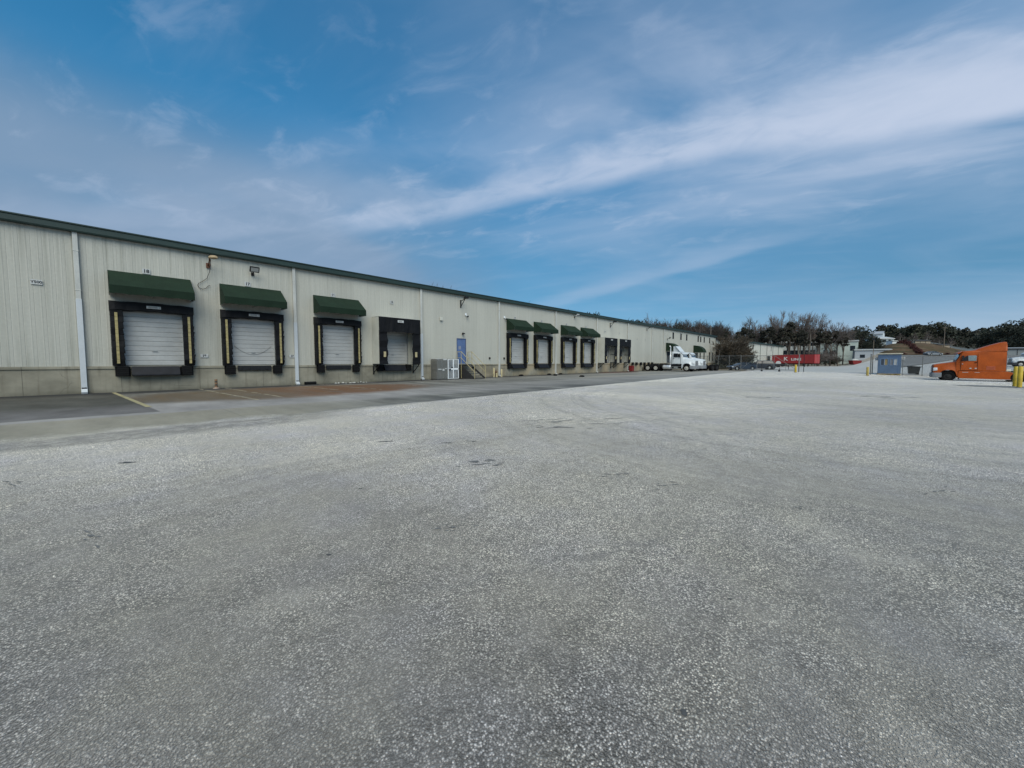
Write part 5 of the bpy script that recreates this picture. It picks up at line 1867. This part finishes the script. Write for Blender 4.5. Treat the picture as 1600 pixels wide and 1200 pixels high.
# ------------------------------------------------------------------ trees
def bare_tree(name, seed, h, label, group=None, spread=1.0, stems=1, clear=.3, bark=None, twig=None, dens=1.0, tw=.028):
    rt = random.Random(seed)
    t = thing(name, label, 'tree', (0, 0, 0), 0, group)
    big, fine = MB(), MB()

    def perp(d):
        a = d.orthogonal().normalized()
        b = d.cross(a)
        ph = rt.uniform(0, 2 * pi)
        return a * cos(ph) + b * sin(ph)

    def twigs(p, d, L, n):
        for _ in range(n):
            f = rt.uniform(.1, 1)
            p0 = p + d * (L * f)
            dd = (d + perp(d) * rt.uniform(.35, .95) + Vector((0, 0, .12))).normalized()
            l = L * rt.uniform(.45, .95)
            sd = perp(dd) * tw
            p1 = p0 + dd * l
            m = p0 + dd * l * .5 + perp(dd) * l * .07
            fine.add([p0 - sd, p0 + sd, m + sd * .7, p1, m - sd * .7], [(0, 1, 2, 3, 4)])

    def branch(p, d, L, r, lv):
        q1 = p + d * L * .5 + perp(d) * L * .05
        q2 = q1 + (d + perp(d) * .12 + Vector((0, 0, .05))).normalized() * L * .5
        tgt = big if lv < 3 else fine
        tgt.cyl(p, q1, r, r * .82, 5 if lv < 2 else 3, False)
        tgt.cyl(q1, q2, r * .82, r * .62, 5 if lv < 2 else 3, False)
        if lv >= 4:
            twigs(p, (q2 - p).normalized(), L, int(7 * dens))
            return
        n = (4, 4, 4, 3)[lv] if lv < 4 else 3
        for k in range(n):
            f = 1.0 if k == 0 else rt.uniform(.4, 1.0)
            b = p.lerp(q2, f) if f < 1 else q2
            ang = rt.uniform(.18, .42) if k == 0 else rt.uniform(.4, .85)
            nd = (d + perp(d) * math.tan(ang) * .8 * spread + Vector((0, 0, .10))).normalized()
            branch(b, nd, L * rt.uniform(.58, .80), r * (.62 if k == 0 else .45), lv + 1)
        if lv >= 2:
            twigs(p, (q2 - p).normalized(), L, int(3 * dens))

    for s in range(stems):
        d0 = Vector((0, 0, 1)) if stems == 1 else Vector((rt.uniform(-.5, .5), rt.uniform(-.5, .5), 1)).normalized()
        p = Vector((rt.uniform(-.4, .4), rt.uniform(-.4, .4), -.3)) if stems > 1 else Vector((0, 0, -.3))
        L0 = h * clear
        r0 = h * .017 / (stems ** .4)
        big.cyl(p, p + d0 * L0, r0 * 1.25, r0, 7, False)
        p2 = p + d0 * L0
        for k in range(3 if stems > 1 else 5):
            nd = (d0 + perp(d0) * (.12 if k == 0 else rt.uniform(.3, .75)) * spread).normalized()
            branch(p2 if k < 3 else p + d0 * L0 * .8, nd, h * (1 - clear) * (.44 if k == 0 else rt.uniform(.28, .38)), r0 * (.85 if k == 0 else .6), 1)
    zt = max(v[2] for v in fine.v)
    for m_ in (big, fine):
        m_.v = [(v[0] * h / zt, v[1] * h / zt, v[2] * h / zt) for v in m_.v]
    tr = big.build('trunk', bark or M_BARK, t, fix=False)
    fine.build('crown', twig or M_TWIG, t, fix=False)
    return t


def leafy_tree(name, seed, h, w, label, leaf, group=None, pine=False, size=.42, n=2600, z0=.25):
    rt = random.Random(seed)
    t = thing(name, label, 'tree', (0, 0, 0), 0, group)
    q = MB()
    top = h * (.94 if pine else .7)
    bend = rt.uniform(-.4, .4)
    q.cyl((0, 0, -.3), (bend, 0, top * .5), h * .016, h * .012, 7, False)
    q.cyl((bend, 0, top * .5), (bend * .6, .1, top), h * .012, h * .004, 7, False)
    cl = []
    nc = 26 if pine else 34
    for k in range(nc):
        f = rt.uniform(z0, .97) ** (.85)
        a = rt.uniform(0, 2 * pi)
        if pine:
            rad = w * (1.05 - f) ** .55 * rt.uniform(.25, .95)
        else:
            g_f = (f - z0) / (1 - z0)
            rad = w * math.sqrt(max(.02, 1 - (2 * g_f - .75) ** 2 / 1.7)) * rt.uniform(.2, .92)
        c = Vector((rad * cos(a), rad * sin(a), f * h * .96))
        s = w * rt.uniform(.22, .42) * (.8 if pine else 1.0)
        cl.append((c, s))
        q.cyl((bend * .7, 0, max(h * z0 * .6, c.z - rad * .45)), c, h * .004, h * .0015, 4, False)
    q.build('trunk', M_BARK, t, fix=False)
    q = MB()
    for k in range(n):
        c, s = rt.choice(cl)
        while True:
            v = Vector((rt.uniform(-1, 1), rt.uniform(-1, 1), rt.uniform(-1, 1)))
            if v.length < 1:
                break
        v = v * (v.length ** -.35 if v.length > .05 else 1)
        p = c + Vector((v.x * s, v.y * s, v.z * s * (.55 if pine else .75)))
        d = Vector((rt.uniform(-1, 1), rt.uniform(-1, 1), rt.uniform(-.5, 1))).normalized()
        e = d.orthogonal().normalized()
        f_ = d.cross(e)
        z = size * rt.uniform(.5, 1.2)
        a, b = e * z, f_ * z * .55
        q.add([p - a, p - b * .8, p + a * .9, p + b], [(0, 1, 2, 3)])
    q.build('crown', leaf, t, fix=False)
    return t


def put(src, u, d, h, label=None, group=None, used=set(), wide=None, rz=None, H={}):
    """stand a copy of a tree at a spot of the site, scaled to height h"""
    x, y = site(u * d, d)
    if src.name not in H:
        H[src.name] = max((Vector(v.co).z for c in src.children for v in c.data.vertices))
    k = h / H[src.name]
    kw = k * (wide or 1)
    rz = random.uniform(0, 6.28) if rz is None else rz
    loc = (x, y, gz(x, y) - .1)
    if src.name in used:
        return dup(src, loc, rz, label, group, (kw, kw, k))
    used.add(src.name)
    src.location, src.rotation_euler, src.scale = loc, (0, 0, rz), (kw, kw, k)
    if label:
        src['label'] = label
    if group:
        src['group'] = group
    return src


def U(px):
    return (px - 800) / 600


def top(px_y, d, u):
    """height of a crown that reaches the given sight line, at distance d"""
    x, y = site(u * d, d)
    return CAMH + (564.5 - px_y) / 600 * d - gz(x, y)


WOODG = 'bare trees in the wood behind the warehouse'
WOODL = 'bare brown winter tree in the wood rising behind the warehouse roof'
B = [bare_tree('bare_tree', 20 + k, 18, WOODL, WOODG, spread=(.9, 1.1, 1.25, .8, 1.0)[k], clear=(.26, .34, .22, .4, .3)[k], twig=(M_TWIG, M_TWIG, M_TWIG2, M_TWIG, M_TWIG2)[k]) for k in range(5)]
PN = [leafy_tree('pine_tree', 40 + k, 20, 4.2, 'dark pine', M_PINE, 'dark pines behind the sheds', True, .40, 2400, (.56, .60, .52)[k]) for k in range(3)]
EV = [leafy_tree('evergreen_tree', 50 + k, 10, 5.2, 'dark evergreen', (M_EVER, M_EVER, M_EVER2)[k], None, False, .36, 3200, (.10, .16, .08)[k]) for k in range(3)]
random.seed(12)


def ridge(px):
    pts = [(955, 501), (975, 497), (990, 494), (1010, 491), (1030, 496), (1048, 494), (1065, 497), (1085, 494), (1110, 497), (1128, 500), (1140, 508), (1152, 514), (1175, 512), (1330, 512)]
    for (a, b), (c, e) in zip(pts, pts[1:]):
        if a <= px <= c:
            return b + (e - b) * (px - a) / (c - a)
    return 512


# wood behind the warehouse, three rows deep
for row, (d0, dy, st) in enumerate(((158, 1, 6.0), (178, 4, 8.0), (205, 2, 10.0))):
    px = 958 + row * 3
    while px < 1150:
        u = U(px + random.uniform(-2, 2))
        d = d0 + random.uniform(-7, 7)
        h = top(ridge(px) + dy + random.uniform(-2, 6), d, u)
        put(random.choice(B), u, d, max(6, h), WOODL, WOODG, wide=random.uniform(.8, 1.1))
        px += st * random.uniform(.8, 1.2)
# the dark evergreens mixed into that wood
for px, y, d in ((975, 498, 165), (1001, 497, 150), (1030, 502, 168), (1058, 503, 150), (1090, 506, 170), (918, 487, 160), (1120, 508, 160)):
    put(random.choice(EV[:2]), U(px), d, top(y, d, U(px)), 'dark evergreen mixed into the bare wood behind the warehouse roof', 'evergreens in the wood behind the warehouse', wide=.55)
put(B[4], U(1013), 148, top(485, 148, U(1013)), 'tall pale bare tree standing above the wood behind the warehouse roof', wide=.8)
for px, y, d in ((674, 440, 118), (683, 442, 122), (692, 444, 126), (705, 446, 120), (888, 480, 140), (824, 469, 130)):
    put(B[1], U(px), d, top(y, d, U(px)), 'bare treetop just showing over the near warehouse roof', 'treetops over the near roof', wide=.4)
# trees between the sheds
TG = 'bare trees behind the cream shed and the red container'
SG = [bare_tree('bare_tree', 120 + k, 18, WOODL, TG, spread=(.85, 1.0, 1.1)[k], clear=(.38, .34, .42)[k], bark=mat('pale_grey_bark', (.17, .15, .13), .9, 0, .3, 1), twig=M_TWIG2, dens=1.25) for k in range(3)]
for px, y, d in ((1157, 511, 150), (1168, 500, 156), (1173, 492, 150), (1181, 502, 148), (1196, 494, 152), (1208, 488, 150), (1218, 484, 146), (1229, 486, 150), (1246, 486, 148), (1254, 485, 150),
                 (1263, 486, 146), (1276, 489, 150), (1288, 498, 158), (1297, 496, 152), (1306, 500, 160), (1316, 504, 158), (1324, 509, 164), (1240, 500, 170), (1187, 506, 170), (1282, 505, 172), (1330, 514, 170)):
    put(random.choice(SG), U(px), d, top(y - 2, d, U(px)), 'tall bare winter tree in the stand behind the cream shed and red container', TG, wide=random.uniform(.7, .95))
for k, (px, y, d) in enumerate(((1152, 515, 140), (1161, 508, 144), (1172, 511, 140), (1190, 509, 146), (1201, 503, 142), (1211, 507, 150), (1221, 505, 142), (1232, 496, 144), (1240, 505, 148), (1249, 508, 142), (1268, 507, 150), (1279, 506, 144), (1290, 510, 150), (1303, 513, 154), (1316, 514, 156), (1255, 512, 136))):
    put(PN[k % 3], U(px), d, top(y + (6 if 1180 < px < 1300 else 2), d, U(px)), 'dark pine with bare lower trunk in the stand behind the red container', 'dark pines behind the red container', wide=random.uniform(.8, 1.05))
# thicket and scrub around the container
for k, (px, y, d, w, lb) in enumerate(((1277, 541, 128, 1.1, 'round dry brown thicket behind the right end of the red container'), (1262, 546, 134, 1.0, 'low brown thicket directly behind the red container'),
                                       (1296, 545, 132, 1.0, 'tangled dark thicket right of the red container'), (1308, 552, 130, .9, 'low dark scrub between the container and the mint building'))):
    b = put(B[2 + k % 2] if False else B[(2, 0, 3, 1)[k]], U(px), d, top(y, d, U(px)), lb, wide=1.9 * w)
    b['category'], b.name = 'bush', 'thicket'
    if 'group' in b:
        del b['group']
for px, y, d, w in ((1272, 552, 133, 1.1), (1288, 551, 136, 1.1), (1303, 556, 134, .9)):
    b = put(EV[1], U(px), d, top(y, d, U(px)), 'dark evergreen scrub at the edge of the verge right of the container', 'evergreen scrub right of the container', wide=1.3 * w)
    b.name, b['category'] = 'evergreen_bush', 'bush'
# big many-stemmed shrub tree at the corner of the warehouse
mt = bare_tree('crape_myrtle', 77, 8.6, 'spreading many-stemmed brown tree with pale trunks at the warehouse corner behind the fence', None, 1.25, 6, .24, M_BARKP, M_SCRUB, 1.6, .026)
put(mt, U(1128), 92, 8.4, wide=1.25)
mt2 = bare_tree('crape_myrtle', 78, 8.6, 'second many-stemmed brown tree with pale trunks, right of the first by the dark hedge', None, 1.2, 5, .24, M_BARKP, M_SCRUB, 1.5, .026)
put(mt2, U(1148), 98, 8.0, wide=1.1)
for px, y, d, w, lb in ((1122, 548, 100, .7, 'dark evergreen bush under the many-stemmed tree at the warehouse corner'), (1140, 545, 90, .8, 'dark evergreen bush behind the fence left of the navy car'), (1153, 541, 94, .85, 'spreading dark evergreen bush in front of the cream shed'),
                        (1164, 545, 98, .6, 'narrow dark evergreen bush against the cream shed wall')):
    b = put(EV[0], U(px), d, top(y, d, U(px)), lb, wide=w * 1.6)
    b.name, b['category'] = 'evergreen_bush', 'bush'
for k, (px, y, d) in enumerate(((1106, 566, 82), (1114, 567, 80), (1122, 566, 84), (1130, 568, 80))):
    b = put(EV[2], U(px), d, top(y, d, U(px)), 'low weedy shrub behind the fence left of the gate', 'weedy shrubs behind the fence', wide=1.9)
    b.name, b['category'] = 'low_shrub', 'bush'
# slope and skyline on the right
for px, y, d, w, lb in ((1344, 507, 168, .75, 'tall dark evergreen left of the white hillside house'), (1336, 516, 172, .6, 'shorter dark evergreen beside the bare trees, left of the hillside house'), (1362, 522, 158, .75, 'bushy dark evergreen in front of the white hillside house'), (1372, 528, 152, .7, 'rounded dark evergreen below the white hillside house'),
                        (1352, 532, 156, .8, 'low dark evergreen behind the low white building'), (1426, 506, 232, 1.0, 'broad dark evergreen on the skyline above the grass slope'), (1409, 512, 228, .8, 'dark evergreen on the skyline left of the broad one'), (1442, 508, 240, .9, 'dark evergreen on the skyline right of the broad one')):
    put(EV[0] if px != 1426 else EV[1], U(px), d, top(y, d, U(px)), lb, wide=w)
put(EV[2], U(1461), 236, top(500.5, 236, U(1461)), 'olive dome-shaped tree standing out above the skyline', wide=1.1)
put(EV[1], U(1588), 150, top(497, 150, U(1588)), 'big dark tree at the right edge above the white truck', wide=1.0)
put(EV[1], U(1566), 158, top(512, 158, U(1566)), 'wide dark tree behind the roof of the orange truck', wide=1.5)
put(EV[0], U(1600), 140, top(506, 140, U(1600)), 'dark tree cut by the right edge of the picture', wide=1.2)
put(EV[1], U(1545), 165, top(520, 165, U(1545)), 'low spreading dark tree above the sleeper of the orange truck', wide=1.5)
sb = bare_tree('bare_tree', 91, 7, 'small pale bare tree at the top of the grass slope', None, 1.1, 1, .25, M_BARKP, M_TWIG2, .8, .03)
put(sb, U(1424), 178, 5.4, wide=1.0)
sb2 = dup(sb, (0, 0, 0), 1, 'small pale bare tree beside the hillside house')
x, y = site(U(1352) * 160, 160)
sb2.location = (x, y, gz(x, y))
for px, d, h_ in ((1446, 196, 6.5), (1466, 192, 5.0), (1484, 186, 6.0), (1404, 190, 5.5), (1456, 172, 3.5)):
    b = dup(sb, (0, 0, 0), px, 'thin bare tree scattered along the crest of the grass slope', 'bare trees along the crest')
    x, y = site(U(px) * d, d)
    b.location, b.scale = (x, y, gz(x, y) - .1), (sb.scale[0] * h_ / 5.4,) * 3
# hedge of red-brown shrubs running down the slope
rs_ = random.Random(9)
hb = leafy_tree('hedge_shrub', 61, 1.9, 1.1, 'red-brown shrub in the hedge running diagonally down the grass slope', M_REDLEAF, 'red-brown hedge shrubs on the slope', False, .22, 500, .05)
for k in range(14):
    f = k / 13
    u, d = U(1403) + (U(1436) - U(1403)) * f, 172 - 46 * f
    b = put(hb, u, d, rs_.uniform(1.5, 2.1), wide=1.2)
    b['category'] = 'bush'
for k, (px, d) in enumerate(((1411, 124), (1478, 126), (1493, 128), (1449, 125))):
    b = put(hb, U(px), d, .9, 'low dark shrub at the foot of the grass slope', 'low shrubs at the foot of the slope', wide=2.0)
    b.name, b['category'] = 'low_shrub', 'bush'

# far woods on the skyline: one mass
rw = random.Random(21)
q = MB()
for k in range(210):
    u = rw.uniform(.86, 1.62)
    d = rw.uniform(225, 330)
    x, y = site(u * d, d)
    z = gz(x, y)
    yt = 511 + 3 * sin(u * 17) + rw.uniform(-2.5, 7) - (5 if u > 1.5 else 0)
    if u < .95:
        yt = 517 + rw.uniform(-2, 6)
    hh = max(5, CAMH + (564.5 - yt) / 600 * d - z)
    w = rw.uniform(3, 5.5)
    for j in range(150):
        a, rr_ = rw.uniform(0, 2 * pi), w * math.sqrt(rw.random())
        f = rw.uniform(.0, 1)
        rr_ *= math.sqrt(max(.05, 1 - (max(0, f - .35) / .66) ** 2))
        p = Vector((x + rr_ * cos(a), y + rr_ * sin(a), z - 1 + (hh + 1) * f))
        dd = Vector((rw.uniform(-1, 1), rw.uniform(-1, 1), rw.uniform(-.3, 1))).normalized()
        e = dd.orthogonal().normalized() * rw.uniform(.5, 1.1)
        g2 = dd.cross(e) * .7
        q.add([p - e, p - g2, p + e, p + g2], [(0, 1, 2, 3)], k % 3)
tag(q.build('far_woods', [M_EVER, M_PINE, M_EVER2], fix=False), 'dark wooded skyline beyond the slope', kind='stuff')
rw = random.Random(22)
q = MB()
for k in range(150):                                            # brush under the wood behind the warehouse
    u, d = rw.uniform(U(950), U(1165)), rw.uniform(170, 225)
    x, y = site(u * d, d)
    hh = rw.uniform(5, 10.5)
    for j in range(110):
        p = Vector((x + rw.gauss(0, 2.2), y + rw.gauss(0, 2.2), gz(x, y) + hh * rw.random() ** .8))
        dd = Vector((rw.uniform(-1, 1), rw.uniform(-1, 1), rw.uniform(-.3, 1))).normalized()
        e = dd.orthogonal().normalized() * rw.uniform(.5, 1.2)
        g2 = dd.cross(e) * .35
        q.add([p - e, p - g2, p + e, p + g2], [(0, 1, 2, 3)], k % 2)
tag(q.build('undergrowth', [M_TWIG, M_SCRUB], fix=False), 'brown brush under the bare wood', kind='stuff')

# ------------------------------------------------------------------ sky, sun
SUN_EL, SUN_AZ = R(46), R(-38)          # azimuth measured from +x towards +y
sunv = Vector((cos(SUN_EL) * cos(SUN_AZ), cos(SUN_EL) * sin(SUN_AZ), sin(SUN_EL)))
W = bpy.data.worlds.new('World')
S.world = W
W.use_nodes = True
g = NG(W)
tc = g.new('ShaderNodeTexCoord').outputs['Generated']
sky = g.new('ShaderNodeTexSky', sky_type='NISHITA')
sky.sun_disc = False
sky.sun_elevation = SUN_EL
sky.sun_rotation = math.atan2(sunv.x, sunv.y)
sky.altitude, sky.air_density, sky.dust_density, sky.ozone_density = 300, 1.0, .6, 2.2
x, y, z = g.sep(tc)
zc = g.math('MAXIMUM', z, .0)
rr = g.math('ADD', g.math('MULTIPLY', x, CA), g.math('MULTIPLY', y, SA))
ff = g.math('ADD', g.math('MULTIPLY', x, -SA), g.math('MULTIPLY', y, CA))
den = g.math('ADD', zc, .15)
pr, pf = g.math('DIVIDE', rr, den), g.math('DIVIDE', ff, den)      # point on a high cloud sheet
cv = g.comb(pr, pf, 0)
# turned so that the first axis runs along the streaks
cs = g.comb(g.math('SUBTRACT', g.math('MULTIPLY', pr, .90), g.math('MULTIPLY', pf, .43)), g.math('ADD', g.math('MULTIPLY', pr, .43), g.math('MULTIPLY', pf, .90)), 0)
wig = g.noise(cs, 2.2, 4, .5)
fib = g.noise(g.scalev(cs, (.8, 3.2, 1)), 2.0, 6, .55, .35)
puff = g.noise(g.scalev(cs, (1.6, 2.6, 1)), 2.6, 7, .58, .5)
wisp = g.noise(g.vmath('ADD', g.scalev(cv, (1.0, 1.5, 1)), (5.3, 2.1, 0)), 1.25, 5, .52, .6)
broad = g.noise(g.vmath('ADD', cv, (1.7, 8.1, 0)), .75, 3, .5, .2)
# main band: its crisp far edge is an arc on the sheet
q_ = g.math('DIVIDE', g.math('SUBTRACT', pr, .245), 1.045)
arc = g.math('ADD', g.math('SUBTRACT', 1.562, g.math('MULTIPLY', pr, .46)), g.math('MULTIPLY', g.math('SUBTRACT', 1.0, g.math('MULTIPLY', q_, q_)), .14))
s1 = g.math('ADD', g.math('SUBTRACT', g.math('SUBTRACT', pf, arc), g.mapr(pr, .70, 1.40, .0, .20)), g.math('MULTIPLY', g.math('SUBTRACT', wig, .5), .16))
low_e = g.mapr(s1, .155, .01)
upw = g.mapr(pr, -.8, 1.1, -.20, -.36, False)
up_e = g.mapr(g.math('ADD', s1, g.math('MULTIPLY', g.math('SUBTRACT', puff, .5), .30)), upw, .03)
band = g.math('MULTIPLY', g.math('MULTIPLY', low_e, up_e), g.mapr(puff, .22, .55, .62, 1.0))
band = g.math('MULTIPLY', band, g.math('MULTIPLY', g.mapr(pr, -1.25, -.5), g.mapr(pr, -.4, 1.15, .55, 1.0, False)))
# diffuse veil trailing above the band, and a softer one below it
tail = g.math('MULTIPLY', g.math('MULTIPLY', g.mapr(s1, .02, -.06), g.mapr(s1, g.mapr(pr, .3, 1.1, -.75, -.40), -.08)), g.math('MULTIPLY', g.mapr(wisp, .3, .66, .25, 1.0), g.mapr(pr, -1.1, 1.2, .26, .60, False)))
below = g.math('MULTIPLY', g.math('MULTIPLY', g.mapr(s1, -.02, .08), g.mapr(s1, .85, .1)), g.math('MULTIPLY', g.mapr(fib, .34, .66, .3, 1.0), g.mapr(pr, .1, 1.3, .08, .44, False)))
# second, fainter streak lower down
s2 = g.math('ADD', g.math('SUBTRACT', g.math('ADD', pf, g.math('MULTIPLY', pr, 1.34)), 3.857), g.math('MULTIPLY', g.math('SUBTRACT', wig, .5), .45))
st2 = g.math('MULTIPLY', g.math('MULTIPLY', g.mapr(s2, .22, .02), g.mapr(s2, -.45, -.02)), g.math('MULTIPLY', g.mapr(pf, 4.2, 3.0), g.mapr(pf, 1.5, 2.3)))
# scattered thin cirrus, stronger low on the left and high on the right
mod = g.mapr(wisp, .3, .68, .45, 1.3)
veil = g.math('MULTIPLY', g.math('MULTIPLY', g.mapr(pr, -.75, 1.15, .02, .30), g.mapr(zc, .14, .36, .35, 1.0)), mod)
veil2 = g.math('MULTIPLY', g.math('MULTIPLY', g.mapr(pr, .05, -1.0), g.mapr(zc, .47, .32)), g.mapr(broad, .34, .6, .08, .24))
fine_ = g.math('MULTIPLY', g.mapr(fib, .46, .78), .08)
puffs = g.math('MULTIPLY', g.mapr(puff, .50, .74), g.math('MULTIPLY', g.mapr(zc, .6, .35, .16, .26), g.mapr(zc, .2, .32)))
hz = g.math('MULTIPLY', g.mapr(zc, .16, .03), g.mapr(pr, 1.4, 3.2, .05, .55))
bank = g.math('MULTIPLY', g.math('MULTIPLY', g.mapr(pr, .70, 1.15), g.mapr(s1, .10, -.04)), g.math('MULTIPLY', g.mapr(g.math('ADD', s1, g.math('MULTIPLY', g.math('SUBTRACT', puff, .5), .25)), -.36, -.12), .62))
cl = None
for c_ in (bank, g.math('MULTIPLY', band, .95), tail, below, g.math('MULTIPLY', st2, .23), veil, veil2, fine_, puffs, hz):
    k_ = g.math('SUBTRACT', 1.0, c_)
    cl = k_ if cl is None else g.math('MULTIPLY', cl, k_)
cl = g.math('SUBTRACT', 1.0, cl)
SKYK, CLD = .095, (5.6, 6.5, 8.2)
grade = g.ramp(g.math('MULTIPLY', zc, 1.6), [(.03, (.25, .56, .87)), (.27, (.40, .765, .90)), (.43, (.40, .93, 1.05)), (.75, (.34, 1.27, 1.48)), (1.0, (.30, 1.27, 1.52))])
base = g.vmath('MULTIPLY', sky.outputs[0], grade)
gry = g.math('MULTIPLY', g.math('MULTIPLY', g.mapr(pr, .25, -.9), g.mapr(zc, .50, .33)), g.mapr(broad, .3, .6, .35, .85))
base = g.mix(gry, base, (1.33, 2.50, 4.0))
colr = g.mix(cl, base, CLD)
bg = g.new('ShaderNodeBackground')
g.put(bg.inputs[0], colr)
bg.inputs[1].default_value = SKYK
ow = g.new('ShaderNodeOutputWorld')
g.l.new(bg.outputs[0], ow.inputs[0])

sl = bpy.data.lights.new('sun', 'SUN')
sl.energy, sl.angle, sl.color = 3.4, R(50), (1.0, .925, .79)
so = bpy.data.objects.new('sun', sl)
COL.objects.link(so)
so.rotation_euler = sunv.to_track_quat('Z', 'Y').to_euler()

# ------------------------------------------------------------------ camera
cd = bpy.data.cameras.new('camera')
cd.sensor_width, cd.lens, cd.clip_start, cd.clip_end = 36, 13.5, .05, 9000
co = bpy.data.objects.new('camera', cd)
COL.objects.link(co)
co.location = (CAMX, 0, CAMH)
co.rotation_euler = (pi / 2 - PITCH, 0, AZ)
S.camera = co
S.render.engine = 'CYCLES'
S.cycles.transparent_max_bounces = 16
S.cycles.max_bounces = 6
S.cycles.use_denoising = True
S.view_settings.view_transform = 'Standard'
S.view_settings.look = 'None'
S.view_settings.exposure = 0.0
S.view_settings.gamma = 1
